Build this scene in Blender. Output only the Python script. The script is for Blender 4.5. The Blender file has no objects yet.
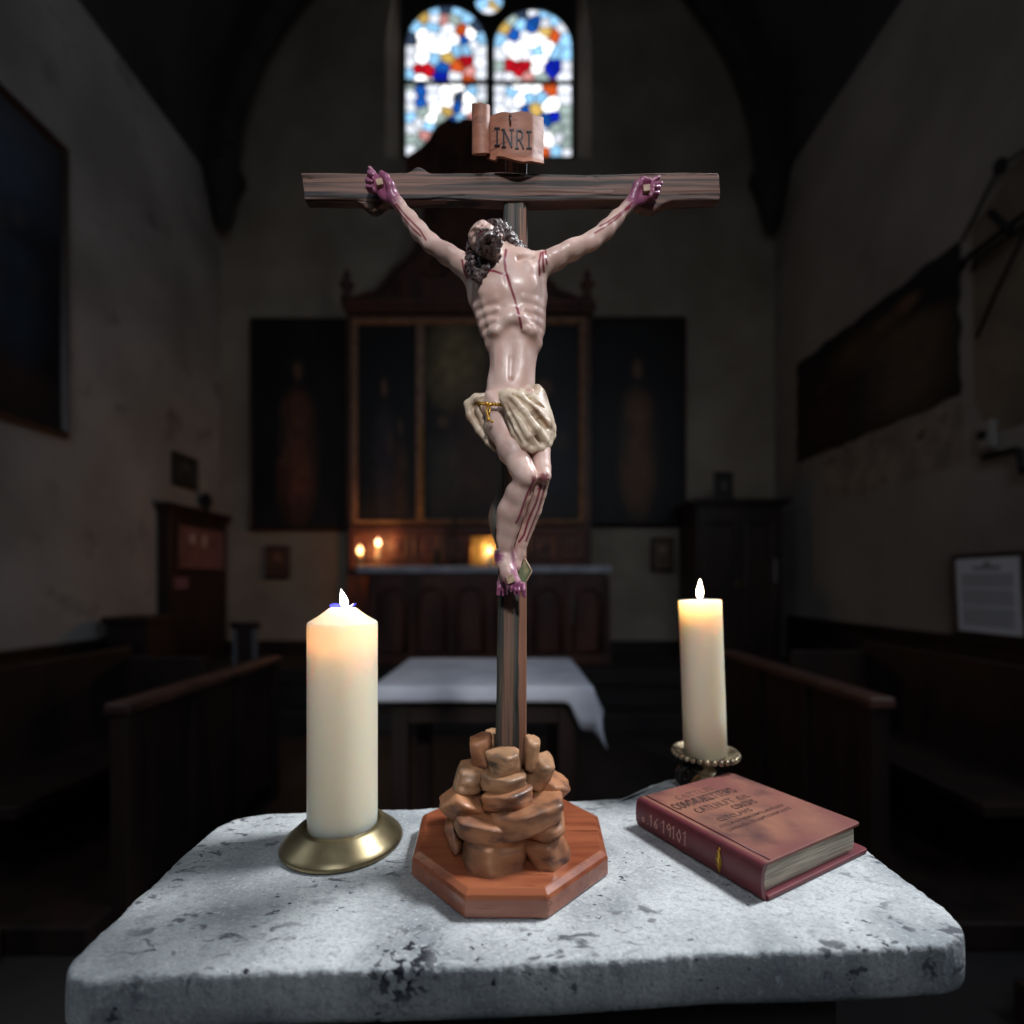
import bpy, bmesh, math, random
import numpy as np
from mathutils import Vector, Matrix, noise

random.seed(7)
rng = np.random.default_rng(7)
SC = bpy.context.scene
COL = SC.collection
PI = math.pi

# ------------------------------------------------------------------ camera geometry (metres)
F = 500.0                     # focal length in pixels of the 1024 frame
CAMZ = 1.3
HOR = 583.0
SLAB = CAMZ - 0.263           # height of the stone slab's top


def at(px, py, d):
    """the point of the place seen at photo pixel (px, py) when it lies d metres in front of the camera"""
    return Vector(((px - 512) / F * d, d, CAMZ - (py - HOR) / F * d))


def lin(c):
    c = c / 255.0
    return c / 12.92 if c <= 0.04045 else ((c + 0.055) / 1.055) ** 2.4


def rgb(r, g, b):
    return (lin(r), lin(g), lin(b), 1.0)


# ------------------------------------------------------------------ materials
def _new(name):
    m = bpy.data.materials.new(name)
    m.use_nodes = True
    nt = m.node_tree
    b = nt.nodes['Principled BSDF']
    return m, nt, b


def mat(name, c1, c2=None, scale=8, stretch=(1, 1, 1), rough=.6, metal=0, bump=0, bscale=None, detail=6,
        coat=0, lo=.35, hi=.65, spec=.5, dist=0.01, warp=0, c3=None, s3=40, lo3=.6, hi3=.7, st3=None):
    m, nt, b = _new(name)
    N, L = nt.nodes, nt.links
    b.inputs['Base Color'].default_value = c1
    b.inputs['Roughness'].default_value = rough
    b.inputs['Metallic'].default_value = metal
    b.inputs['Specular IOR Level'].default_value = spec
    if coat:
        b.inputs['Coat Weight'].default_value = coat
        b.inputs['Coat Roughness'].default_value = .12
    tc = N.new('ShaderNodeTexCoord')

    def nz(sc, st, det, w=0):
        mp = N.new('ShaderNodeMapping')
        mp.inputs['Scale'].default_value = st
        L.new(tc.outputs['Object'], mp.inputs['Vector'])
        n = N.new('ShaderNodeTexNoise')
        n.inputs['Scale'].default_value = sc
        n.inputs['Detail'].default_value = det
        n.inputs['Distortion'].default_value = w
        L.new(mp.outputs['Vector'], n.inputs['Vector'])
        return n
    last = None
    if c2 is not None:
        n = nz(scale, stretch, detail, warp)
        r = N.new('ShaderNodeMapRange')
        r.inputs['From Min'].default_value = lo
        r.inputs['From Max'].default_value = hi
        L.new(n.outputs['Fac'], r.inputs['Value'])
        mx = N.new('ShaderNodeMix'); mx.data_type = 'RGBA'
        mx.inputs['A'].default_value = c1
        mx.inputs['B'].default_value = c2
        L.new(r.outputs['Result'], mx.inputs['Factor'])
        last = mx.outputs['Result']
    if c3 is not None:
        n = nz(s3, st3 or stretch, 3)
        r = N.new('ShaderNodeMapRange')
        r.inputs['From Min'].default_value = lo3
        r.inputs['From Max'].default_value = hi3
        L.new(n.outputs['Fac'], r.inputs['Value'])
        mx = N.new('ShaderNodeMix'); mx.data_type = 'RGBA'
        if last:
            L.new(last, mx.inputs['A'])
        else:
            mx.inputs['A'].default_value = c1
        mx.inputs['B'].default_value = c3
        L.new(r.outputs['Result'], mx.inputs['Factor'])
        last = mx.outputs['Result']
    if last:
        L.new(last, b.inputs['Base Color'])
    if bump:
        n = nz(bscale or scale, stretch, 5, warp)
        bp = N.new('ShaderNodeBump')
        bp.inputs['Strength'].default_value = bump
        bp.inputs['Distance'].default_value = dist
        L.new(n.outputs['Fac'], bp.inputs['Height'])
        L.new(bp.outputs['Normal'], b.inputs['Normal'])
    return m


def mat_attr(name, rough=.5, coat=0, bump=0, bscale=60, dist=.001, spec=.5, sss=0, metal=0):
    """colours come from the mesh's own painted colours"""
    m, nt, b = _new(name)
    N, L = nt.nodes, nt.links
    a = N.new('ShaderNodeAttribute'); a.attribute_name = 'Col'
    L.new(a.outputs['Color'], b.inputs['Base Color'])
    b.inputs['Roughness'].default_value = rough
    b.inputs['Specular IOR Level'].default_value = spec
    b.inputs['Metallic'].default_value = metal
    if sss:
        b.inputs['Subsurface Weight'].default_value = sss
        b.inputs['Subsurface Scale'].default_value = .004
    if coat:
        b.inputs['Coat Weight'].default_value = coat
        b.inputs['Coat Roughness'].default_value = .2
    if bump:
        tc = N.new('ShaderNodeTexCoord')
        n = N.new('ShaderNodeTexNoise'); n.inputs['Scale'].default_value = bscale
        n.inputs['Detail'].default_value = 5
        L.new(tc.outputs['Object'], n.inputs['Vector'])
        bp = N.new('ShaderNodeBump'); bp.inputs['Strength'].default_value = bump
        bp.inputs['Distance'].default_value = dist
        L.new(n.outputs['Fac'], bp.inputs['Height'])
        L.new(bp.outputs['Normal'], b.inputs['Normal'])
    return m


def mat_emit(name, color, strength, attr=False, clear=False):
    m = bpy.data.materials.new(name); m.use_nodes = True
    nt = m.node_tree; N, L = nt.nodes, nt.links
    N.remove(N['Principled BSDF'])
    e = N.new('ShaderNodeEmission')
    e.inputs['Color'].default_value = color
    e.inputs['Strength'].default_value = strength
    if attr:
        a = N.new('ShaderNodeAttribute'); a.attribute_name = 'Col'
        L.new(a.outputs['Color'], e.inputs['Color'])
    out = N['Material Output']
    if clear:
        t = N.new('ShaderNodeBsdfTransparent')
        ad = N.new('ShaderNodeAddShader')
        L.new(e.outputs[0], ad.inputs[0]); L.new(t.outputs[0], ad.inputs[1])
        L.new(ad.outputs[0], out.inputs['Surface'])
    else:
        L.new(e.outputs[0], out.inputs['Surface'])
    return m


# ------------------------------------------------------------------ mesh collecting
class MB:
    def __init__(self):
        self.v = []; self.f = []

    def add(self, vs, fs):
        o = len(self.v)
        self.v += [tuple(p) for p in vs]
        self.f += [tuple(i + o for i in f) for f in fs]
        return self

    def box(self, a, b):
        (x0, y0, z0), (x1, y1, z1) = a, b
        vs = [(x, y, z) for x in (x0, x1) for y in (y0, y1) for z in (z0, z1)]
        return self.add(vs, [(0, 1, 3, 2), (4, 6, 7, 5), (0, 4, 5, 1), (2, 3, 7, 6), (0, 2, 6, 4), (1, 5, 7, 3)])

    def obox(self, c, ax, ay, az):
        c, ax, ay, az = Vector(c), Vector(ax), Vector(ay), Vector(az)
        vs = [c + i * ax + j * ay + k * az for i in (-1, 1) for j in (-1, 1) for k in (-1, 1)]
        return self.add(vs, [(0, 1, 3, 2), (4, 6, 7, 5), (0, 4, 5, 1), (2, 3, 7, 6), (0, 2, 6, 4), (1, 5, 7, 3)])

    def lathe(self, prof, c, n=32, axis=(0, 0, 1)):
        c = Vector(c); az = Vector(axis).normalized()
        ax = az.orthogonal().normalized(); ay = az.cross(ax)
        vs, fs = [], []
        for r, h in prof:
            for i in range(n):
                a = 2 * PI * i / n
                vs.append(c + az * h + (ax * math.cos(a) + ay * math.sin(a)) * r)
        m = len(prof)
        for j in range(m - 1):
            for i in range(n):
                k = (i + 1) % n
                fs.append((j * n + i, j * n + k, (j + 1) * n + k, (j + 1) * n + i))
        fs.append(tuple(range(n))[::-1])
        fs.append(tuple((m - 1) * n + i for i in range(n)))
        return self.add(vs, fs)

    def tube(self, pts, rad, n=10):
        pts = [Vector(p) for p in pts]
        if not hasattr(rad, '__len__'):
            rad = [rad] * len(pts)
        vs, fs = [], []
        up = None
        for i, p in enumerate(pts):
            t = (pts[min(i + 1, len(pts) - 1)] - pts[max(i - 1, 0)]).normalized()
            if up is None:
                up = t.orthogonal().normalized()
            up = (up - t * up.dot(t)).normalized()
            w = t.cross(up)
            for k in range(n):
                a = 2 * PI * k / n
                vs.append(p + (up * math.cos(a) + w * math.sin(a)) * rad[i])
        for i in range(len(pts) - 1):
            for k in range(n):
                q = (k + 1) % n
                fs.append((i * n + k, i * n + q, (i + 1) * n + q, (i + 1) * n + k))
        fs.append(tuple(range(n))[::-1])
        fs.append(tuple((len(pts) - 1) * n + k for k in range(n)))
        return self.add(vs, fs)

    def prism(self, poly, vec):
        """closed solid: planar polygon of 3-D points swept along vec"""
        n = len(poly); vec = Vector(vec)
        vs = [Vector(p) for p in poly] + [Vector(p) + vec for p in poly]
        fs = [tuple(range(n))[::-1], tuple(range(n, 2 * n))]
        fs += [(i, (i + 1) % n, n + (i + 1) % n, n + i) for i in range(n)]
        return self.add(vs, fs)

    def ball(self, c, r, seg=14, ring=8):
        c = Vector(c)
        if not hasattr(r, '__len__'):
            r = (r, r, r)
        vs = [c + Vector((0, 0, -r[2]))]
        for j in range(1, ring):
            t = PI * j / ring - PI / 2
            for i in range(seg):
                a = 2 * PI * i / seg
                vs.append(c + Vector((r[0] * math.cos(t) * math.cos(a), r[1] * math.cos(t) * math.sin(a), r[2] * math.sin(t))))
        vs.append(c + Vector((0, 0, r[2])))
        fs = []
        for i in range(seg):
            k = (i + 1) % seg
            fs.append((0, 1 + k, 1 + i))
            for j in range(ring - 2):
                a = 1 + j * seg
                fs.append((a + i, a + k, a + seg + k, a + seg + i))
            a = 1 + (ring - 2) * seg
            fs.append((a + i, a + k, len(vs) - 1))
        return self.add(vs, fs)

    def sheet(self, grid, closed=False):
        """grid: rows of points"""
        nr, nc = len(grid), len(grid[0])
        vs = [p for r in grid for p in r]
        fs = []
        for j in range(nr - 1):
            for i in range(nc - (0 if closed else 1)):
                k = (i + 1) % nc
                fs.append((j * nc + i, j * nc + k, (j + 1) * nc + k, (j + 1) * nc + i))
        return self.add(vs, fs)


ORG = {}


def origin(o):
    return ORG.get(o.name, Vector((0, 0, 0))) if o else Vector((0, 0, 0))


def put(o, parent):
    COL.objects.link(o)
    if parent:
        o.parent = parent


def tag(o, label=None, cat=None, group=None, kind=None):
    if label: o['label'] = label
    if cat: o['category'] = cat
    if group: o['group'] = group
    if kind: o['kind'] = kind
    return o


def thing(name, label, cat, loc, group=None):
    o = bpy.data.objects.new(name, None)
    o.empty_display_size = .05
    o.location = loc
    put(o, None)
    ORG[o.name] = Vector(loc)
    return tag(o, label, cat, group)


def build(name, mb, m, parent=None, smooth=False, bevel=0, segs=2, sub=0, recalc=True, colors=None, loc=None, angle=40, label=None):
    """ONE mesh object; coordinates in mb are places in the room"""
    vs = np.array(mb.v if isinstance(mb, MB) else mb[0], dtype=float)
    fs = mb.f if isinstance(mb, MB) else mb[1]
    if parent is not None:
        org = origin(parent); own = Vector((0, 0, 0))
    else:
        own = Vector(loc) if loc is not None else Vector((vs[:, 0].mean(), vs[:, 1].mean(), vs[:, 2].min()))
        org = own
    vs = vs - np.array(org)
    me = bpy.data.meshes.new(name)
    me.from_pydata(vs.tolist() if isinstance(mb, MB) else vs, [], fs if isinstance(fs, list) else fs.tolist())
    if colors is not None:
        ca = me.color_attributes.new('Col', 'FLOAT_COLOR', 'POINT')
        c = np.ones((len(vs), 4), dtype=np.float32); c[:, :3] = colors
        ca.data.foreach_set('color', c.ravel())
    if recalc:
        bm = bmesh.new(); bm.from_mesh(me)
        bmesh.ops.recalc_face_normals(bm, faces=bm.faces)
        bm.to_mesh(me); bm.free()
    if smooth:
        me.polygons.foreach_set('use_smooth', [True] * len(me.polygons))
        if smooth == 'angle':
            me.set_sharp_from_angle(angle=math.radians(angle))
    me.materials.append(m)
    o = bpy.data.objects.new(name, me)
    o.location = own
    put(o, parent)
    ORG[o.name] = org if parent is not None else own
    if bevel:
        bv = o.modifiers.new('bevel', 'BEVEL'); bv.width = bevel; bv.segments = segs; bv.limit_method = 'ANGLE'
    if sub:
        s = o.modifiers.new('sub', 'SUBSURF'); s.levels = sub; s.render_levels = sub
    if label:
        o['label'] = label
    return o


def struct(name, mb, m, **k):
    o = build(name, mb, m, None, loc=(0, 0, 0), **k)
    o['kind'] = 'structure'
    return o


# ------------------------------------------------------------------ sculpting field (smooth unions of limbs)
class Field:
    def __init__(self, lo, hi, h):
        self.lo = np.array(lo, float); self.h = h
        self.n = np.ceil((np.array(hi) - self.lo) / h).astype(int) + 1
        self.a = np.full(self.n, 1.0, dtype=np.float32)

    def _sub(self, lo, hi, pad):
        i0 = np.maximum(((np.array(lo) - pad - self.lo) / self.h).astype(int), 0)
        i1 = np.minimum(((np.array(hi) + pad - self.lo) / self.h).astype(int) + 2, self.n)
        if (i1 <= i0).any():
            return None
        sl = tuple(slice(a, b) for a, b in zip(i0, i1))
        ax = [(self.lo[k] + self.h * np.arange(i0[k], i1[k])).astype(np.float32) for k in range(3)]
        return sl, ax[0][:, None, None], ax[1][None, :, None], ax[2][None, None, :]

    def _mix(self, sl, d, k, cut):
        A = self.a[sl]
        if cut:
            h = np.clip(.5 - .5 * (A + d) / k, 0, 1)
            self.a[sl] = A * (1 - h) - d * h + k * h * (1 - h)
        else:
            h = np.clip(.5 + .5 * (A - d) / k, 0, 1)
            self.a[sl] = A * (1 - h) + d * h - k * h * (1 - h)

    def cone(self, a, b, ra, rb, k=.004, cut=False, flat=1.0, fn=(0, 1, 0)):
        """tapered limb from a to b; flat < 1 squeezes it along fn"""
        a = np.array(a, float); b = np.array(b, float)
        R = max(ra, rb)
        s = self._sub(np.minimum(a, b) - R, np.maximum(a, b) + R, 2.6 * k + 2 * self.h)
        if s is None: return
        sl, X, Y, Z = s
        ba = b - a; L2 = max(float(ba @ ba), 1e-12)
        t = np.clip(((X - a[0]) * ba[0] + (Y - a[1]) * ba[1] + (Z - a[2]) * ba[2]) / L2, 0, 1)
        qx = X - a[0] - t * ba[0]; qy = Y - a[1] - t * ba[1]; qz = Z - a[2] - t * ba[2]
        if flat != 1.0:
            fn = np.array(fn, float); fn /= np.linalg.norm(fn)
            c = (qx * fn[0] + qy * fn[1] + qz * fn[2]) * (1 / flat - 1)
            qx = qx + c * fn[0]; qy = qy + c * fn[1]; qz = qz + c * fn[2]
        d = np.sqrt(qx * qx + qy * qy + qz * qz) - (ra + (rb - ra) * t)
        if flat < 1: d = d * (flat * .5 + .5)
        self._mix(sl, d, k, cut)

    def chain(self, pts, rad, **k):
        for i in range(len(pts) - 1):
            self.cone(pts[i], pts[i + 1], rad[i], rad[i + 1], **k)

    def ell(self, c, r, M=None, k=.004, cut=False):
        """ellipsoid; rows of M are its own axes"""
        c = np.array(c, float); r = np.array(r, float)
        M = np.eye(3) if M is None else np.array(M, float)
        ext = np.sqrt(((M * r[:, None]) ** 2).sum(0))
        s = self._sub(c - ext, c + ext, 2.6 * k + 2 * self.h)
        if s is None: return
        sl, X, Y, Z = s
        k0 = 0; k1 = 0
        for i in range(3):
            q = (X - c[0]) * M[i, 0] + (Y - c[1]) * M[i, 1] + (Z - c[2]) * M[i, 2]
            k0 = k0 + (q / r[i]) ** 2; k1 = k1 + (q / r[i] ** 2) ** 2
        k0 = np.sqrt(k0); k1 = np.sqrt(k1)
        d = k0 * (k0 - 1) / np.maximum(k1, 1e-6)
        self._mix(sl, d, k, cut)

    def mesh(self):
        f = self.a; n = self.n
        ins = f < 0
        cnt = np.zeros(n - 1, np.int8)
        cor = [(i, j, k) for i in (0, 1) for j in (0, 1) for k in (0, 1)]
        for i, j, k in cor:
            cnt += ins[i:n[0] - 1 + i, j:n[1] - 1 + j, k:n[2] - 1 + k]
        act = (cnt > 0) & (cnt < 8)
        ids = np.argwhere(act)
        idx = np.full(n - 1, -1, np.int32)
        idx[act] = np.arange(len(ids))
        V = np.stack([f[ids[:, 0] + i, ids[:, 1] + j, ids[:, 2] + k] for i, j, k in cor], 1)
        P = np.zeros((len(ids), 3)); C = np.zeros(len(ids))
        for a in range(8):
            for b in range(a + 1, 8):
                ca, cb = np.array(cor[a]), np.array(cor[b])
                if np.abs(ca - cb).sum() != 1: continue
                m = (V[:, a] < 0) != (V[:, b] < 0)
                t = V[:, a] / np.where(m, V[:, a] - V[:, b], 1)
                P += np.where(m[:, None], ca + t[:, None] * (cb - ca), 0); C += m
        P = (P / C[:, None] + ids) * self.h + self.lo
        Q = []
        for ax in range(3):
            u, v = (ax + 1) % 3, (ax + 2) % 3
            s0 = [slice(None)] * 3; s1 = [slice(None)] * 3
            s0[ax] = slice(0, n[ax] - 1); s1[ax] = slice(1, n[ax])
            for q in (u, v):
                s0[q] = slice(1, n[q] - 1); s1[q] = slice(1, n[q] - 1)
            A, B = ins[tuple(s0)], ins[tuple(s1)]
            e = np.argwhere(A != B)
            if not len(e): continue
            fl = A[e[:, 0], e[:, 1], e[:, 2]]
            e[:, u] += 1; e[:, v] += 1
            def g(du, dv):
                c = e.copy(); c[:, u] -= du; c[:, v] -= dv
                return idx[c[:, 0], c[:, 1], c[:, 2]]
            q = np.stack([g(1, 1), g(0, 1), g(0, 0), g(1, 0)], 1)
            q[~fl] = q[~fl][:, ::-1]
            Q.append(q)
        return P, np.concatenate(Q)


def relax(P, Q, it=2, lam=.5):
    """evens out the sculpted surface a little"""
    P = P.copy()
    for _ in range(it):
        S = np.zeros_like(P); C = np.zeros(len(P))
        for k in range(4):
            a, b = Q[:, k], Q[:, (k + 1) % 4]
            np.add.at(S, a, P[b]); np.add.at(C, a, 1)
        P += lam * (S / C[:, None] - P)
    return P


def seg_dist(p, pts):
    """distance of 2-D points p from a polyline"""
    d = np.full(len(p), 1e9)
    for a, b in zip(pts[:-1], pts[1:]):
        a = np.array(a, float); b = np.array(b, float); ba = b - a
        t = np.clip(((p - a) @ ba) / (ba @ ba), 0, 1)
        d = np.minimum(d, np.linalg.norm(p - a - t[:, None] * ba, axis=1))
    return d


def vnoise(P, s, seed=0):
    """smooth value noise, vectorised"""
    p = P * s + seed * 17.13
    i = np.floor(p).astype(np.int64); fr = p - i
    fr = fr * fr * (3 - 2 * fr)
    out = 0
    for dx in (0, 1):
        for dy in (0, 1):
            for dz in (0, 1):
                h = ((i[:, 0] + dx) * 374761393 + (i[:, 1] + dy) * 668265263 + (i[:, 2] + dz) * 2147483647 + seed * 974711) & 0x7fffffff
                h = (h ^ (h >> 13)) * 1274126177 & 0x7fffffff
                h = (h ^ (h >> 16)) & 0xffff
                w = (fr[:, 0] if dx else 1 - fr[:, 0]) * (fr[:, 1] if dy else 1 - fr[:, 1]) * (fr[:, 2] if dz else 1 - fr[:, 2])
                out = out + w * (h / 65535.0)
    return out


# ------------------------------------------------------------------ stroke letters (unit box, height 1)
STROKES = {
    'I': (.42, [((.21, 0), (.21, 1)), ((.05, 1), (.37, 1)), ((.05, 0), (.37, 0))]),
    'N': (.85, [((.12, 0), (.12, 1)), ((.12, 1), (.72, 0)), ((.72, 0), (.72, 1)), ((0, 0), (.24, 0)), ((0, 1), (.16, 1)), ((.6, 1), (.84, 1))]),
    'R': (.75, [((.12, 0), (.12, 1)), ((.12, 1), (.45, 1)), ((.45, 1), (.58, .87)), ((.58, .87), (.58, .65)), ((.58, .65), (.45, .5)), ((.45, .5), (.12, .5)), ((.35, .5), (.68, 0)), ((0, 0), (.24, 0))]),
    'T': (.7, [((.35, 0), (.35, 1)), ((.02, 1), (.68, 1))]),
    'A': (.75, [((.05, 0), (.37, 1)), ((.37, 1), (.7, 0)), ((.18, .38), (.56, .38))]),
    'L': (.6, [((.1, 0), (.1, 1)), ((.1, 0), (.55, 0))]),
    'C': (.7, [((.62, .85), (.4, 1)), ((.4, 1), (.15, .85)), ((.15, .85), (.06, .5)), ((.06, .5), (.15, .15)), ((.15, .15), (.4, 0)), ((.4, 0), (.62, .15))]),
    'G': (.75, [((.62, .85), (.4, 1)), ((.4, 1), (.15, .85)), ((.15, .85), (.06, .5)), ((.06, .5), (.15, .15)), ((.15, .15), (.4, 0)), ((.4, 0), (.65, .12)), ((.65, .12), (.65, .45)), ((.65, .45), (.42, .45))]),
    'O': (.75, [((.37, 1), (.12, .8)), ((.12, .8), (.06, .5)), ((.06, .5), (.12, .2)), ((.12, .2), (.37, 0)), ((.37, 0), (.62, .2)), ((.62, .2), (.68, .5)), ((.68, .5), (.62, .8)), ((.62, .8), (.37, 1))]),
    'U': (.75, [((.1, 1), (.1, .25)), ((.1, .25), (.35, 0)), ((.35, 0), (.62, .25)), ((.62, .25), (.62, 1))]),
    'E': (.6, [((.1, 0), (.1, 1)), ((.1, 1), (.55, 1)), ((.1, .52), (.45, .52)), ((.1, 0), (.55, 0))]),
    'M': (.95, [((.1, 0), (.1, 1)), ((.1, 1), (.46, .2)), ((.46, .2), (.82, 1)), ((.82, 1), (.82, 0))]),
    'H': (.75, [((.1, 0), (.1, 1)), ((.62, 0), (.62, 1)), ((.1, .5), (.62, .5))]),
    'F': (.6, [((.1, 0), (.1, 1)), ((.1, 1), (.55, 1)), ((.1, .52), (.45, .52))]),
    'S': (.65, [((.55, .88), (.3, 1)), ((.3, 1), (.1, .78)), ((.1, .78), (.3, .52)), ((.3, .52), (.55, .25)), ((.55, .25), (.3, 0)), ((.3, 0), (.06, .12))]),
    'P': (.68, [((.12, 0), (.12, 1)), ((.12, 1), (.45, 1)), ((.45, 1), (.6, .78)), ((.6, .78), (.45, .5)), ((.45, .5), (.12, .5))]),
    '1': (.45, [((.22, 0), (.22, 1)), ((.05, .8), (.22, 1))]),
    '9': (.65, [((.5, .7), (.3, .5)), ((.3, .5), (.1, .75)), ((.1, .75), (.3, 1)), ((.3, 1), (.52, .8)), ((.52, .8), (.45, 0))]),
    '0': (.65, [((.32, 1), (.1, .5)), ((.1, .5), (.32, 0)), ((.32, 0), (.54, .5)), ((.54, .5), (.32, 1))]),
    '6': (.65, [((.5, .95), (.15, .5)), ((.15, .5), (.12, .2)), ((.12, .2), (.32, 0)), ((.32, 0), (.52, .25)), ((.52, .25), (.32, .5)), ((.32, .5), (.13, .3))]),
    'a': (.6, [((.45, .6), (.2, .6)), ((.2, .6), (.08, .3)), ((.08, .3), (.2, 0)), ((.2, 0), (.45, .15)), ((.48, .6), (.48, 0))]),
    '.': (.35, [((.12, 0), (.2, .06))]),
    ' ': (.45, []),
}


def write(text, place, width, height, thick, mb, lift=0):
    """letters as thin raised bars; place(u, v, lift) -> point, u runs 0..width, v 0..height"""
    tot = sum(STROKES[c][0] + .12 for c in text) - .12
    sx = width / tot
    x = 0
    for c in text:
        w, st = STROKES[c]
        for (a, b) in st:
            a = Vector(((x + a[0]) * sx, a[1] * height)); b = Vector(((x + b[0]) * sx, b[1] * height))
            d = b - a
            if d.length < 1e-9: continue
            d.normalize(); n = Vector((-d.y, d.x)) * thick / 2
            a2, b2 = a - d * thick * .35, b + d * thick * .35
            c2 = [a2 - n, b2 - n, b2 + n, a2 + n]
            vs = [place(q.x, q.y, 0) for q in c2] + [place(q.x, q.y, lift) for q in c2]
            mb.add(vs, [(4, 5, 6, 7), (0, 1, 5, 4), (1, 2, 6, 5), (2, 3, 7, 6), (3, 0, 4, 7), (3, 2, 1, 0)])
        x += w + .12
    return mb
# ================================================================== FOREGROUND: stone slab and what stands on it
def stone_material():
    m, nt, b = _new('pitted_grey_stone')
    N, L = nt.nodes, nt.links
    tc = N.new('ShaderNodeTexCoord')

    def noise_(sc, st=(1, 1, 1), det=6, rot=0, dist=0):
        mp = N.new('ShaderNodeMapping'); mp.inputs['Scale'].default_value = st
        mp.inputs['Rotation'].default_value = (0, 0, rot)
        L.new(tc.outputs['Object'], mp.inputs['Vector'])
        n = N.new('ShaderNodeTexNoise'); n.inputs['Scale'].default_value = sc
        n.inputs['Detail'].default_value = det; n.inputs['Distortion'].default_value = dist
        L.new(mp.outputs['Vector'], n.inputs['Vector'])
        return n.outputs['Fac']

    def rng_(v, a, c, x=0, y=1):
        r = N.new('ShaderNodeMapRange')
        r.inputs['From Min'].default_value = a; r.inputs['From Max'].default_value = c
        r.inputs['To Min'].default_value = x; r.inputs['To Max'].default_value = y
        L.new(v, r.inputs['Value']); return r.outputs['Result']

    def math_(op, a, c):
        q = N.new('ShaderNodeMath'); q.operation = op
        for i, s in enumerate((a, c)):
            if isinstance(s, (int, float)): q.inputs[i].default_value = s
            else: L.new(s, q.inputs[i])
        return q.outputs[0]

    def mix_(f, a, c):
        x = N.new('ShaderNodeMix'); x.data_type = 'RGBA'
        L.new(f, x.inputs['Factor'])
        for key, s in (('A', a), ('B', c)):
            if isinstance(s, tuple): x.inputs[key].default_value = s
            else: L.new(s, x.inputs[key])
        return x.outputs['Result']
    base = mix_(rng_(noise_(13, det=8), .36, .62), rgb(150, 155, 158), rgb(204, 208, 207))
    base = mix_(rng_(noise_(110, (1, 1.7, 1), 5, .4), .54, .80), base, rgb(146, 150, 156))
    base = mix_(math_('MULTIPLY', rng_(noise_(420, (1, 1.6, 1), 4, .5), .50, .68), .42), base, rgb(108, 111, 117))
    base = mix_(math_('MULTIPLY', rng_(noise_(260, (1, 1.5, 1), 4, .8), .56, .70), .5), base, rgb(222, 224, 224))
    # long flecks and pits
    fl = math_('MULTIPLY', rng_(noise_(62, (1, 1.9, 1), 5, .5, .6), .57, .65), rng_(noise_(9, det=3), .47, .60))
    base = mix_(math_('MULTIPLY', fl, .85), base, rgb(70, 72, 80))
    pit = math_('MULTIPLY', rng_(noise_(120, (1, 1.5, 1), 3, .9), .66, .71), rng_(noise_(17, det=2), .52, .62))
    base = mix_(pit, base, rgb(50, 51, 58))
    # lichen-dark chipped patch on the front edge
    vd = N.new('ShaderNodeVectorMath'); vd.operation = 'DISTANCE'
    L.new(tc.outputs['Object'], vd.inputs[0]); vd.inputs[1].default_value = (-.076, .352, SLAB - .003)
    patch = math_('MULTIPLY', rng_(vd.outputs['Value'], .014, .036, 1, 0), rng_(noise_(120, det=6, dist=.8), .50, .57))
    base = mix_(patch, base, rgb(42, 43, 50))
    L.new(base, b.inputs['Base Color'])
    b.inputs['Roughness'].default_value = .82
    b.inputs['Specular IOR Level'].default_value = .25
    hgt = math_('SUBTRACT', math_('ADD', math_('MULTIPLY', noise_(70, det=8), .5), math_('MULTIPLY', noise_(300, det=5), .34)),
                math_('ADD', math_('MULTIPLY', fl, .22), math_('MULTIPLY', pit, .4)))
    hgt = math_('SUBTRACT', hgt, math_('MULTIPLY', patch, .4))
    bp = N.new('ShaderNodeBump'); bp.inputs['Strength'].default_value = .75; bp.inputs['Distance'].default_value = .0035
    L.new(hgt, bp.inputs['Height']); L.new(bp.outputs['Normal'], b.inputs['Normal'])
    return m


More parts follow.
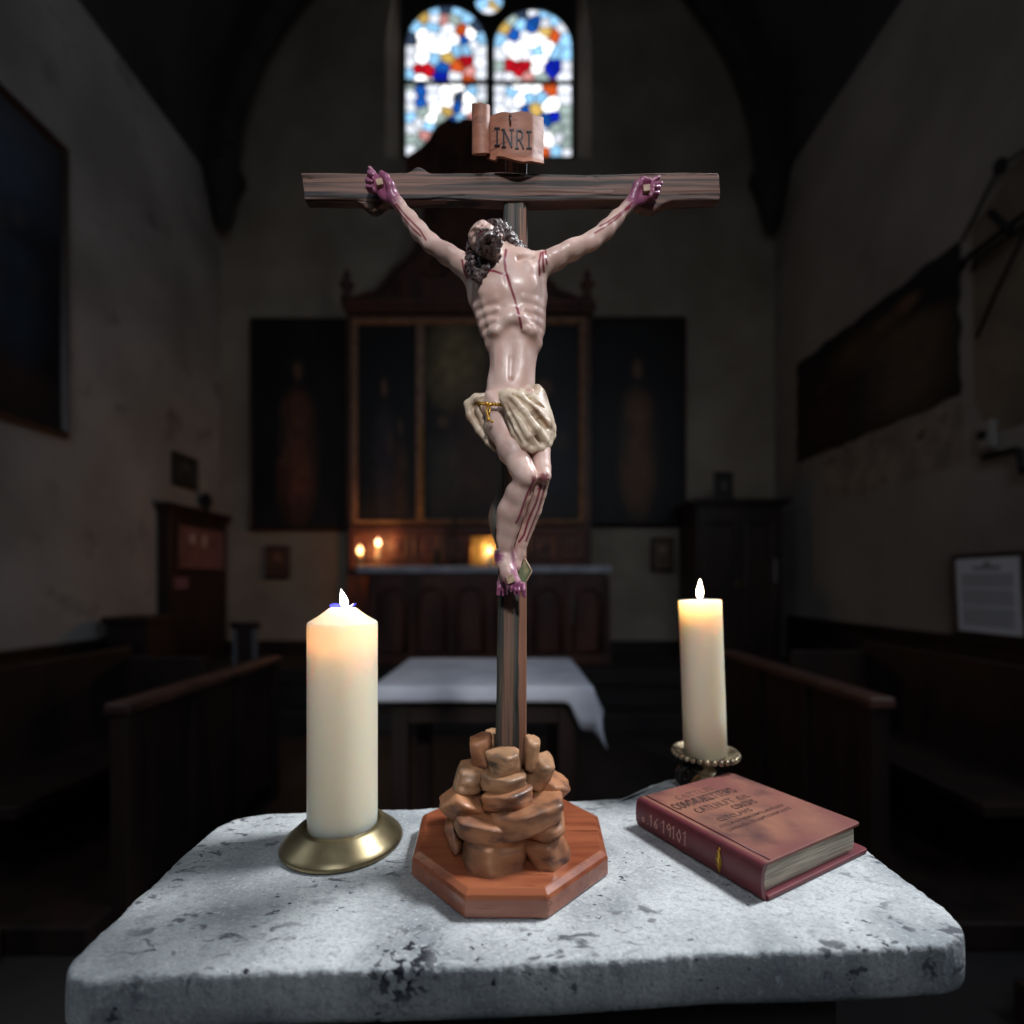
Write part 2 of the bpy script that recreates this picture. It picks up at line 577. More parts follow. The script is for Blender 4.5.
def stone_slab():
    out = [(-.285, .329), (-.233, .3355), (-.138, .340), (-.082, .3416), (.026, .346), (.146, .356), (.231, .358), (.29, .362),
           (.330, .366), (.345, .381), (.353, .405), (.350, .434), (.350, .487), (.349, .54), (.32, .60), (.285, .668), (.25, .678), (.21, .672),
           (.165, .640), (.135, .613), (.075, .604), (0, .596), (-.106, .585), (-.233, .575), (-.277, .572), (-.306, .564), (-.319, .545), (-.320, .506),
           (-.315, .4326), (-.309, .3725), (-.309, .357), (-.303, .337)]
    pts = []
    for i, a in enumerate(out):
        b = out[(i + 1) % len(out)]
        L_ = math.dist(a, b); n = max(2, int(L_ / .0018))
        for k in range(n):
            t = k / n
            pts.append((a[0] + (b[0] - a[0]) * t, a[1] + (b[1] - a[1]) * t))
    P = np.array(pts); n = len(P)
    for _ in range(24):
        P = (np.roll(P, 1, 0) + 2 * P + np.roll(P, -1, 0)) / 4
    T = np.roll(P, -1, 0) - np.roll(P, 1, 0); T /= np.linalg.norm(T, axis=1)[:, None]
    NRM = np.stack([T[:, 1], -T[:, 0]], 1)           # outward for this (counter-clockwise) outline
    cen = np.array([.02, .47])
    P3 = np.concatenate([P, np.zeros((n, 1))], 1)
    chip = (vnoise(P3, 60, 1) - .5) * .0022 + (vnoise(P3, 190, 2) - .5) * .0022 + (vnoise(P3, 420, 8) - .5) * .0014
    bite = np.clip(vnoise(P3, 33, 3) - .66, 0, 1) * .022 * (P[:, 1] < .45)
    th = .042
    prof = [(.010, 0, .0), (.0045, -.0001, .25), (.0018, -.0006, .8), (.0004, -.0020, 1), (.0, -.0050, .8), (-.0006, -.012, .4), (-.0008, -.022, .3), (-.0006, -.032, .3),
            (.001, -.037, .5), (.004, -.0405, .4), (.012, -th, .0)]
    rings = []
    for s in (0.02, .3, .6, .85):
        rings.append(np.concatenate([cen + (P - cen) * s, np.full((n, 1), SLAB)], 1))
    for inset, dz, w in prof:
        q = P - NRM * (inset + (bite + chip)[:, None] * w * (1.0 if dz > -.03 else .4))
        z = SLAB + dz - bite * w * .4
        z = z + (vnoise(np.concatenate([q, np.zeros((n, 1))], 1), 150, 5) - .5) * .0014 * w
        rings.append(np.concatenate([q, z[:, None] if z.ndim == 1 else z], 1))
    rings.append(np.concatenate([cen + (P - cen) * .3, np.full((n, 1), SLAB - th)], 1))
    mb = MB(); mb.sheet(rings, closed=True)
    mb.f.append(tuple(range(n))); mb.f.append(tuple((len(rings) - 1) * n + i for i in range(n)))
    o = build('stone_slab', mb, stone_material(), smooth='angle', loc=(0, 0, 0), angle=50)
    tag(o, 'thick pale grey stone altar slab with pitted top and chipped front edge', 'stone slab')


stone_slab()
M_DARKSTONE = mat('dark_stone', rgb(52, 50, 50), rgb(34, 33, 34), 12, rough=.8, bump=.3)
b_ = MB().box((-.25, .40, 0.0), (.262, .60, SLAB - .042)); b_.box((-.28, .385, 0), (.292, .62, .08))
tag(build('altar_pillar', b_, M_DARKSTONE, bevel=.006), 'dark square stone pillar carrying the pale stone slab', 'pillar')

# ------------------------------------------------------------------ crucifix
M_BASE = mat('varnished_redwood', rgb(166, 96, 64), rgb(132, 68, 45), 7, (1, 9, 9), rough=.28, coat=.6, bump=.05, bscale=30, dist=.001,
             c3=rgb(88, 38, 24), s3=22, st3=(1, 14, 14), lo3=.6, hi3=.75)
M_CROSS_H = mat('hewn_wood_across', rgb(126, 94, 82), rgb(78, 64, 58), 38, (.12, 1, 5.0), rough=.62, bump=.7, bscale=46, dist=.003, warp=.5, lo=.40, hi=.62,
                c3=rgb(48, 44, 44), s3=60, st3=(.07, 1, 4.0), lo3=.53, hi3=.60)
M_CROSS_V = mat('hewn_wood_upright', rgb(118, 88, 72), rgb(66, 64, 57), 34, (4.6, 1, .12), rough=.6, bump=.6, bscale=50, dist=.003, warp=.8, lo=.38, hi=.54,
                c3=rgb(36, 40, 38), s3=48, st3=(4.0, 1, .09), lo3=.49, hi3=.60)
M_SCROLL = mat('carved_scroll_wood', rgb(162, 106, 82), rgb(136, 86, 66), 60, (.6, 1, 2.5), rough=.55, bump=.25, bscale=130, dist=.001, c3=rgb(94, 54, 44), s3=120, st3=(.5, 1, 3), lo3=.62, hi3=.72)
M_INK = mat('dark_lettering', rgb(28, 26, 34), rough=.5)
M_ROCK = mat('carved_brown_rock', rgb(180, 124, 86), rgb(126, 82, 58), 34, (1, 1, 1.8), rough=.5, coat=.15, bump=.3, bscale=120, dist=.0014, lo=.38, hi=.64,
             c3=rgb(74, 52, 46), s3=34, st3=(1, 1, 2.6), lo3=.54, hi3=.70)
M_ROCK_G = mat('carved_tan_rock', rgb(178, 134, 98), rgb(124, 94, 70), 40, (1, 1, 2), rough=.5, coat=.15, bump=.2, bscale=120, dist=.001, lo=.38, hi=.66,
               c3=rgb(74, 60, 50), s3=36, st3=(1, 1, 2.6), lo3=.55, hi3=.70)
M_NAIL = mat('pale_wooden_nail', rgb(188, 164, 136), rgb(150, 124, 100), 160, rough=.5)
M_GOLD = mat('gold_paint', rgb(214, 170, 72), rgb(168, 120, 40), 90, rough=.35, metal=.75)

DP = .47                                   # distance of the upright's front face
CR = thing('crucifix', 'painted wooden crucifix on octagonal base, standing in the middle of the slab', 'crucifix', (0, .481, SLAB))


def W(px, py, w=0.0):
    """point on the crucifix w metres in front of the upright's face, where the camera sees it at (px, py)"""
    return at(px, py, DP - w)


# octagonal base
top = [(-.0898, .447), (-.095, .526), (-.066, .562), (.0564, .570), (.091, .5235), (.0863, .449), (.028, .390), (-.037, .390)]
mb = MB()
cx, cy = 0, .482
def ring_(s, z): return [(cx + (x - cx) * s, cy + (y - cy) * s, z) for x, y in top]
rings = [ring_(.97, SLAB), ring_(1.0, SLAB + .0015), ring_(1.0, SLAB + .0155), ring_(.985, SLAB + .0185), ring_(.94, SLAB + .0215), ring_(.925, SLAB + .022)]
mb.sheet(rings, closed=True)
mb.f.append(tuple(range(8))); mb.f.append(tuple(40 + i for i in range(8)))
build('base', mb, M_BASE, CR, bevel=.0012, segs=3, smooth='angle', angle=12, label='glossy red-brown octagonal plinth')
ZB = SLAB + .022


def rock(px, py, hw, hh, w, tilt=0, depth=.02, seed=0, m=None, p=9, nf=9):
    """one carved stone: soft-edged faceted lump"""
    r = random.Random(seed)
    d = DP - w
    c = at(px, py, d); sx = .95 * hw / F * d; sz = .95 * hh / F * d
    bm = bmesh.new(); bmesh.ops.create_icosphere(bm, subdivisions=4, radius=1)
    pl = []
    for i in range(nf):
        a = 2 * PI * (i + r.uniform(-.25, .25)) / nf
        e = r.uniform(-.22, .26)
        pl.append((Vector((math.cos(a) * math.cos(e), math.sin(a) * math.cos(e), math.sin(e))), r.uniform(.84, 1.02)))
    pl.append((Vector((r.uniform(-.15, .15), -.1, 1)).normalized(), .9)); pl.append((Vector((r.uniform(-.15, .15), .1, -1)).normalized(), .9))
    ca, sa = math.cos(math.radians(tilt)), math.sin(math.radians(tilt))
    vs = []
    for v in bm.verts:
        n = v.co.normalized()
        s = sum(max(n.dot(q) / k, 0) ** p for q, k in pl)
        q = n * s ** (-1 / p)
        nv = noise.noise(q * 1.7 + Vector((seed * 3.1, 0, 0))) * .07 + noise.noise(q * 4.3 + Vector((0, seed, 0))) * .025
        q = q * (1 + nv)
        x, y, z = q.x * sx, q.y * depth, q.z * sz
        x, z = x * ca - z * sa, x * sa + z * ca
        vs.append((c.x + x, c.y + y, c.z + z))
    fs = [tuple(v.index for v in f.verts) for f in bm.faces]
    bm.free()
    mb = MB(); mb.add(vs, fs)
    build('stone', mb, m or M_ROCK, CR, smooth=True)


# px, py, half width, half height, forward, tilt, depth
ROCKS = [(504, 762, 19, 12.5, .015, 2, .014, M_ROCK_G), (504.5, 780, 23, 8.5, .020, 2, .017, M_ROCK_G), (507, 797, 26, 10, .026, 8, .018, M_ROCK),
         (524, 814, 41, 12.5, .030, 13, .024, M_ROCK), (465, 803, 22, 13.5, .014, -32, .024, M_ROCK), (470, 776, 17, 12, .006, -14, .020, M_ROCK_G),
         (481, 751, 12, 16.5, -.002, 6, .014, M_ROCK), (531, 752, 8.5, 17, .004, -10, .013, M_ROCK_G), (540, 771, 12.5, 17, .004, -24, .018, M_ROCK_G),
         (551, 786, 16, 11, -.002, -28, .020, M_ROCK), (484, 826, 34, 11, .034, -12, .022, M_ROCK), (543, 821, 25, 10, .024, 20, .024, M_ROCK),
         (494, 850, 33, 18.5, .034, -2, .026, M_ROCK), (545, 847, 23, 19.5, .024, 24, .026, M_ROCK), (455, 827, 9, 14, .006, 10, .024, M_ROCK),
         (493, 738, 8, 8, -.030, 0, .012, M_ROCK_G), (482, 806, 26, 24, -.036, 6, .020, M_ROCK), (534, 808, 26, 24, -.038, -8, .020, M_ROCK),
         (482, 778, 18, 14, -.034, 6, .018, M_ROCK_G), (526, 776, 18, 14, -.034, 6, .018, M_ROCK), (508, 800, 24, 40, -.010, 0, .018, M_ROCK)]
for i, (px, py, hw, hh, w, tl, dp, m_) in enumerate(ROCKS):
    rock(px, py, hw, hh, w, tl, dp, seed=i + 60, m=m_, p=16, nf=6 + i % 3)


def hewn(name, c0, c1, hx, hy, m, flare=None, nl=260, na=56, horizontal=False, seed=0, ends=(0, 0), knots=()):
    """a hewn log along c0->c1: rounded-square section, long grooves, knots"""
    c0, c1 = Vector(c0), Vector(c1)
    t = (c1 - c0).normalized()
    ay = Vector((0, -1, 0)); ax = t.cross(ay).normalized() * (1)
    rows = []
    for j in range(nl):
        s = j / (nl - 1)
        f = 1 if flare is None else flare(s)
        row = []
        for k in range(na):
            a = 2 * PI * k / na
            ca, sa = math.cos(a), math.sin(a)
            e = .28 if horizontal else .42
            x = math.copysign(abs(ca) ** e, ca) * hx * f; y = math.copysign(abs(sa) ** e, sa) * hy
            g = noise.noise(Vector((x * 130 + seed, y * 130, s * 5.0))) * .0011 + noise.noise(Vector((x * 330, y * 330 + seed, s * 9.0))) * .0007
            ridge = abs(noise.noise(Vector((x * 210 + 9 + seed, y * 210, s * 3.0 + noise.noise(Vector((x * 50, s * 7, seed))) * .5))))
            g -= max(0, .14 - ridge) * .009
            lat = noise.noise(Vector((seed * 7.7, 3, s * 6))) * .0008
            nn = Vector((ca, sa)).normalized()
            x2, y2 = x + nn.x * g + lat, y + nn.y * g
            for (ks, ka, kw, kl, kh) in knots:
                da = math.atan2(math.sin(a - ka), math.cos(a - ka))
                fall = max(0, 1 - abs((s - ks) / kl)) if s < ks else max(0, 1 - abs((s - ks) / (kl * 1.0)))
                fall = fall * fall * (3 - 2 * fall)
                bmp = kh * fall * math.exp(-(da / kw) ** 2)
                x2 += nn.x * bmp; y2 += nn.y * bmp * .3
            row.append(c0 + (c1 - c0) * s + ax * x2 + ay * y2 + (c1 - c0) * ((x2 / hx) * (ends[0] if j == 0 else ends[1] if j == nl - 1 else 0)))
        rows.append(row)
    mb = MB(); mb.sheet(rows, closed=True)
    mb.f.append(tuple(range(na))); mb.f.append(tuple((nl - 1) * na + k for k in range(na)))
    return build(name, mb, m, CR, smooth='angle', angle=48)


DB = DP + .0125                                      # middle of the timbers
# upright: bottom among the rocks to the tenon under the title
p0, p1 = at(508, 770, DB), at(515.5, 190, DB); p0.z = ZB + .004
# a = pi points to the picture's left, a = 0 right of the timber
hewn('upright', p0, p1, .0118, .0125, M_CROSS_V, flare=lambda s: 1.13 - .16 * s, seed=2, nl=420,
     knots=[(.485, PI, .8, .060, .010)])
# right-hand chamfer strip, paler brown
ax0, ax1 = at(521.8, 765, DB - .0105), at(522.6, 209, DB - .0105)
M_STRIP = mat('pale_brown_wood', rgb(150, 104, 80), rgb(112, 74, 56), 40, (1.5, 1, .1), rough=.6, bump=.3, bscale=50, dist=.002)
mb = MB()
rows = []
for j in range(120):
    s = j / 119; c = ax0.lerp(ax1, s)
    wv = noise.noise(Vector((s * 9, 1, 0))) * .0012
    rows.append([c + Vector((-.0042 + wv, 0.0006, 0)), c + Vector((-.003 + wv, -.0022, 0)), c + Vector((.0032, -.001, 0)), c + Vector((.0045, .004, 0)), c + Vector((.004, .016, 0)), c + Vector((-.004, .016, 0))])
mb.sheet(rows, closed=True); mb.f.append(tuple(range(6))); mb.f.append(tuple(119 * 6 + k for k in range(6)))
build('upright_edge', mb, M_STRIP, CR, smooth='angle', angle=50, label='paler brown hewn edge of the upright')
# green pointed ledge behind the feet
M_LEDGE = mat('green_painted_ledge', rgb(104, 124, 82), rgb(72, 84, 58), 50, rough=.5, c3=rgb(150, 140, 100), s3=60)
pl = [W(515, 548, -.002), W(523, 556, -.002), (W(531.5, 571, -.002)), W(527, 579, -.002), W(519, 592, -.002), W(508, 590, -.002), W(505, 560, -.002)]
build('foot_ledge', MB().prism(pl, (0, -.007, 0)), M_LEDGE, CR, bevel=.0012, segs=2, label='green pointed ledge')
rim = MB().tube([W(523, 556, .005), W(528, 564, .006), W(531.8, 571, .006), W(527.3, 579.5, .006), W(520, 591, .005)], .0007, 8)
build('ledge_rim', rim, M_NAIL, CR, smooth=True, label='pale edge of the ledge')

# crossbeam
b0, b1 = at(306.5, 191.5, DP + .0040), at(716.5, 191.5, DP + .0040)
hewn('crossbeam', b0, b1, .0128, .0068, M_CROSS_H, flare=lambda s: 1.0 + .05 * math.exp(-((s - .48) / .09) ** 2) - .05 * math.exp(-((s - .3) / .1) ** 2),
     seed=5, nl=420, horizontal=True, ends=(0.006, .002),
     knots=[(.275, PI, .35, .036, .0075), (.165, 0, .45, .045, .0095), (.475, PI, .9, .07, .0016), (.835, 0, .45, .060, .0080)])
# tenon under the title
t0, t1 = at(516, 190, DB), at(516, 158, DB)
build('tenon', MB().obox((t0 + t1) / 2, (.0105, 0, 0), (0, .006, 0), (t1 - t0) / 2), M_CROSS_V, CR, bevel=.001)

# title scroll
def scroll():
    path = []
    c = (482.5, .0105)
    for i in range(34):                       # rolled end
        a = math.radians(-330 + i * 360 / 33 * 1.02)
        r = 6.4 + 3.0 * i / 33
        path.append((c[0] + math.sin(a) * r, c[1] - math.cos(a) * r * .00094 * 0.9, 0))
    for i in range(1, 40):
        t = i / 39
        x = 486.5 + 56.0 * t
        w = .0058 + .0078 * math.sin(PI * min(1, t * .96)) ** 1.0 - .004 * max(0, t - .8) / .2
        path.append((x, w, 1))
    rows = []
    n = len(path)
    L_ = []
    for i, (px, w, flag) in enumerate(path):
        if flag == 0:
            s = i / 33
            zt, zb = 104.5 + 1.0 * math.sin(s * 6), 153.5 + 1.5 * s
            if s > .92: zt = 104.5 + (s - .92) / .08 * 16
        else:
            t = (px - 486.5) / 56.0
            zt = 120.5 - 7.5 * math.sin(PI * (t * .72 + .12)) + (2.5 * max(0, t - .75) / .25) + .8 * math.sin(t * 17)
            zb = 158.5 + 8.0 * min(1, t * 1.5) + .5 * math.sin(t * 14) + 1.0 * max(0, t - .8) / .2
        L_.append((px, w, zt, zb))
    th = .0013
    pos = [np.array([(px - 512) / F * DP, -w]) for px, w, _, _ in L_]
    nv = 16
    front, back = [], []
    for i in range(n):
        a, b = pos[max(0, i - 1)], pos[min(n - 1, i + 1)]
        t = (b - a) / np.linalg.norm(b - a)
        nn = np.array([t[1], -t[0]])          # towards the viewer on the open part
        px, w, zt, zb = L_[i]
        fr, bk = [], []
        for k in range(nv):
            v = k / (nv - 1)
            py = zb + (zt - zb) * v
            curl = .006 * max(0, .16 - v) / .16 * (1 if L_[i][0] > 497 and i > 33 else 0)
            z = CAMZ - (py - HOR) / F * (DP - w)
            q = pos[i]
            wob = .0006 * noise.noise(Vector((i * .15, v * 3, 0)))
            fr.append(Vector((q[0] + nn[0] * th + 0 * v, DP + q[1] + nn[1] * th - curl * .7 + wob, z)))
            bk.append(Vector((q[0] - nn[0] * th, DP + q[1] - nn[1] * th - curl * .7 + wob, z)))
        front.append(fr); back.append(bk)
    rows = []
    for i in range(n):
        rows.append(front[i] + back[i][::-1])
    mb = MB(); mb.sheet(rows, closed=True)
    m = nv * 2
    mb.f.append(tuple(range(m))); mb.f.append(tuple((n - 1) * m + k for k in range(m)))
    o = build('title_scroll', mb, M_SCROLL, CR, smooth='angle', angle=50, label='brown parchment scroll reading INRI')

    def surf(px, py, lift):
        """point on the open sheet"""
        for i in range(34, n - 1):
            if L_[i + 1][0] >= px: break
        f = (px - L_[i][0]) / (L_[i + 1][0] - L_[i][0])
        zt = L_[i][2] + (L_[i + 1][2] - L_[i][2]) * f; zb = L_[i][3] + (L_[i + 1][3] - L_[i][3]) * f
        v = (zb - py) / (zb - zt) * (nv - 1)
        k = max(0, min(nv - 2, int(v))); g = v - k
        p = (front[i][k] * (1 - f) + front[i + 1][k] * f) * (1 - g) + (front[i][k + 1] * (1 - f) + front[i + 1][k + 1] * f) * g
        a = front[i + 1][k] - front[i][k]; nn = Vector((a.y, -a.x, 0)).normalized()
        if nn.y > 0: nn = -nn
        return p + nn * lift
    let = MB()
    for ch, x0, x1, yb, yt in (('I', 495.5, 501, 147, 130), ('N', 503, 513.5, 148.5, 131.5), ('R', 515.5, 523.5, 150, 132.5), ('I', 525.5, 530.5, 150, 133.5)):
        h = yb - yt
        wr = write(ch, lambda u, v, l, x0=x0, yb=yb: surf(x0 + u, yb - v - u * -.0, .0004 + l * .0006), x1 - x0, h, 1.35, MB(), 1.0)
        let.add(wr.v, wr.f)
    build('lettering', let, M_INK, o)
    nl = MB().tube([surf(511, 120, .002), surf(511, 127, .0015)], [.0011, .0007], 8)
    nl.ball(surf(511, 119.5, .0018), .0017, 10, 6)
    build('nail_mark', nl, mat('rusty_nail', rgb(84, 44, 36), rough=.6), o, smooth=True)


scroll()

# ------------------------------------------------------------------ candles
def wax(name, c1, c2):
    m, nt, b = _new(name)
    N, L = nt.nodes, nt.links
    tc = N.new('ShaderNodeTexCoord'); n = N.new('ShaderNodeTexNoise'); n.inputs['Scale'].default_value = 9
    L.new(tc.outputs['Object'], n.inputs['Vector'])
    mx = N.new('ShaderNodeMix'); mx.data_type = 'RGBA'; mx.inputs['A'].default_value = c1; mx.inputs['B'].default_value = c2
    L.new(n.outputs['Fac'], mx.inputs['Factor']); L.new(mx.outputs['Result'], b.inputs['Base Color'])
    b.inputs['Subsurface Weight'].default_value = .85
    b.inputs['Subsurface Radius'].default_value = (1.0, .62, .36)
    b.inputs['Subsurface Scale'].default_value = .05
    b.inputs['Roughness'].default_value = .42
    return m


M_WAX = wax('ivory_wax', rgb(238, 230, 206), rgb(230, 220, 196))
M_WICK = mat('charred_wick', rgb(22, 20, 24), rough=.9)
M_FLAME = mat_emit('candle_flame', (1.0, .80, .52, 1), 14, clear=True)
M_FLAME_W = mat_emit('white_candle_flame', (1.0, .90, .86, 1), 14, clear=True)
M_FLAME_B = mat_emit('blue_flame_foot', (.08, .08, .75, 1), 1.7, clear=True)
M_BRASS = mat('aged_brass', rgb(176, 160, 122), rgb(112, 102, 80), 22, rough=.36, metal=.92, bump=.06, bscale=120, dist=.001, lo=.35, hi=.7)
M_GILT = mat('worn_gilt_metal', rgb(200, 182, 150), rgb(120, 108, 92), 60, rough=.38, metal=.75, lo=.4, hi=.62)


def flame_mesh(c, h, r, lean=0):
    rows = []
    for j in range(15):
        t = j / 14
        rr = r * (math.sin(PI * min(1, t ** .62)) ** .9) * (1.0 if t < .4 else (1 - (t - .4) * .35)) + 1e-5
        off = lean * t * t
        rows.append([Vector(c) + Vector((rr * math.cos(2 * PI * k / 16) + off, rr * math.sin(2 * PI * k / 16), h * t)) for k in range(16)])
    mb = MB(); mb.sheet(rows, closed=True)
    return mb


def flame_light(name, p, power, col=(1, .62, .28), r=.006):
    l = bpy.data.lights.new(name, 'POINT'); l.energy = power; l.color = col; l.shadow_soft_size = r
    o = bpy.data.objects.new(name, l); o.location = p; COL.objects.link(o)


# wide pillar candle on a brass dish, left
cx, cy = -.1718, .508
o = build('candle_dish', MB().lathe([(.053, 0), (.0585, .0006), (.0598, .003), (.0585, .0056), (.055, .0085), (.048, .0145), (.042, .0195), (.0385, .0218), (.0370, .0218), (.0365, .019)], (cx, cy, SLAB), 72),
          M_BRASS, smooth='angle', angle=60, loc=(cx, cy, SLAB))
tag(o, 'round domed brass dish under the wide ivory pillar candle', 'candle dish')
ca = thing('pillar_candle', 'wide ivory pillar candle with sloping top, lit, standing in the brass dish', 'candle', (cx, cy, SLAB + .0192))
zt = at(0, 608, cy).z; zs = at(0, 622, cy).z
prof = [(.0335, SLAB + .0192), (.0338, SLAB + .021), (.0342, SLAB + .03)]
for t in (.2, .4, .6, .8): prof.append((.0342, SLAB + .03 + (zs - .001 - SLAB - .03) * t))
prof += [(.0342, zs - .0014), (.0338, zs - .0002), (.0328, zs + .0008), (.024, zs + (zt - zs) * .42), (.0135, zt - .0004), (.0122, zt + .0002), (.0112, zt - .0012), (.014, zs - .001), (.0225, zs - .008), (.0262, zs - .017), (.0255, zs - .024), (.020, zs - .027), (.001, zs - .0275)]
build('wax_body', MB().lathe([(r, z) for r, z in prof], (cx, cy, 0), 64), M_WAX, ca, smooth='angle', angle=50)
build('wick', MB().tube([(cx, cy, zs - .029), (cx, cy, zt + .002), (cx + .0015, cy, zt + .005)], .0009, 8), M_WICK, ca, smooth=True)
fl = build('flame', flame_mesh((cx + .0015, cy, zt + .0005), (.0185), .0040, -.0035), M_FLAME_W, ca, smooth=True, label='white flame')
bf = MB()
rows = []
for j in range(7):
    t = j / 6
    r = .0015 + .0115 * t
    rows.append([Vector((cx + r * math.cos(a), cy + r * math.sin(a), zt - .001 + .0045 * t * t + .0012 * math.sin(a * 3))) for a in [2 * PI * k / 28 for k in range(28)]])
bf.sheet(rows, closed=True)
build('flame_foot', bf, M_FLAME_B, ca, smooth=True, label='blue cup of flame round the wick')
curl = MB().tube([(cx + .002 + .0035 * t, cy - .004, zt - .0006 + .006 * (t / 3) ** 2) for t in (0, .7, 1.4, 2.1, 2.6, 2.9)], [.0008, .0008, .0007, .0006, .0005, .0002], 8)
build('wax_curl', curl, M_WAX, ca, smooth=True)
LEFT_FLAME = Vector((cx, cy, zt + .009)); LEFT_POOL = Vector((cx + .0015, cy, zs - .010))

# slim candle on a beaded holder, behind the book
hx_, hy_ = .2475, .640
ho = thing('candle_holder', 'small gilt candle holder with a beaded dish, standing behind the red book', 'candle holder', (hx_, hy_, SLAB))
dz = SLAB + .0465
build('foot', MB().lathe([(.0205, 0), (.022, .002), (.021, .006), (.016, .010), (.011, .014), (.0085, .018)], (hx_, hy_, SLAB), 40), M_GILT, ho, smooth='angle', angle=50)
build('stem', MB().lathe([(.0085, .017), (.0125, .021), (.0135, .024), (.0095, .027), (.0085, .031), (.014, .036), (.017, .039)], (hx_, hy_, SLAB), 36), M_GILT, ho, smooth='angle', angle=60)
build('dish', MB().lathe([(.012, .0375), (.022, .0395), (.033, .0425), (.0385, .0465), (.0400, .0495), (.0385, .0495), (.033, .0455), (.026, .0435), (.002, .0435)], (hx_, hy_, SLAB), 56), M_GILT, ho, smooth='angle', angle=60)
bd = MB()
for k in range(30):
    a = 2 * PI * k / 30
    bd.ball((hx_ + .0385 * math.cos(a), hy_ + .0385 * math.sin(a), dz - .0008), .0036, 12, 8)
build('beaded_rim', bd, M_GILT, ho, smooth=True)
hd = MB()
for s0 in (0, 1):
    hd.tube([(hx_ - .012 - .030 * math.sin(a) * .55 - .006, hy_ - .004 + s0 * .006, SLAB + .017 + .013 * math.cos(a) * -1) for a in [PI * 2 * k / 28 for k in range(29)]], .0045, 10)
hd.tube([(hx_ - .034, hy_ - .003, SLAB + .017), (hx_ - .030, hy_ - .003, SLAB + .024), (hx_ - .022, hy_ - .003, SLAB + .023), (hx_ - .020, hy_ - .003, SLAB + .016), (hx_ - .026, hy_ - .003, SLAB + .012)], .004, 10)
build('scroll_handle', hd, mat('dark_ornate_metal', rgb(64, 58, 56), rgb(36, 33, 33), 80, rough=.4, metal=.8, bump=.3, bscale=160, dist=.002), ho, smooth=True, label='dark curled handle')
cb = SLAB + .0437
c2 = thing('slim_candle', 'slim ivory candle with flat top, lit, standing in the beaded holder', 'candle', (hx_, hy_, cb))
ztop = at(0, 600, hy_).z
ax_ = Vector((at(700.8, 600, hy_).x - hx_ - .0012, 0, ztop - cb))
L2 = ax_.length
build('wax_body', MB().lathe([(.0245, 0.0003), (.0262, .002)] + [(.0262, L2 * t) for t in (.25, .5, .75, .9)] + [(.0262, L2 - .0018), (.0254, L2 - .0002), (.0240, L2), (.0215, L2 - .0016), (.0205, L2 - .006), (.0195, L2 - .015), (.016, L2 - .018), (.001, L2 - .0185)], (hx_, hy_, cb), 56, ax_),
      M_WAX, c2, smooth='angle', angle=50)
tp = Vector((hx_, hy_, cb)) + ax_
build('wick', MB().tube([tp + Vector((0, 0, -.020)), tp + Vector((0, 0, .004)), tp + Vector((.0008, 0, .008))], .0008, 8), M_WICK, c2, smooth=True)
build('flame', flame_mesh(tp + Vector((0, 0, .001)), .0265, .0042, .0004), M_FLAME, c2, smooth=True)
RIGHT_FLAME = tp + Vector((0, 0, .012)); RIGHT_POOL = tp + Vector((.0015, 0, -.008))
flame_light('left_candle_glow', LEFT_FLAME, .012, (1, .66, .36))
flame_light('right_candle_glow', RIGHT_FLAME, .05, (1, .66, .36))
flame_light('left_candle_pool', LEFT_POOL, .060, (1, .37, .13), .003)  # extra light added inside the wax so the top glows through
flame_light('right_candle_pool', RIGHT_POOL, .046, (1, .38, .14), .003)  # same added light, hidden in the slim candle's wax

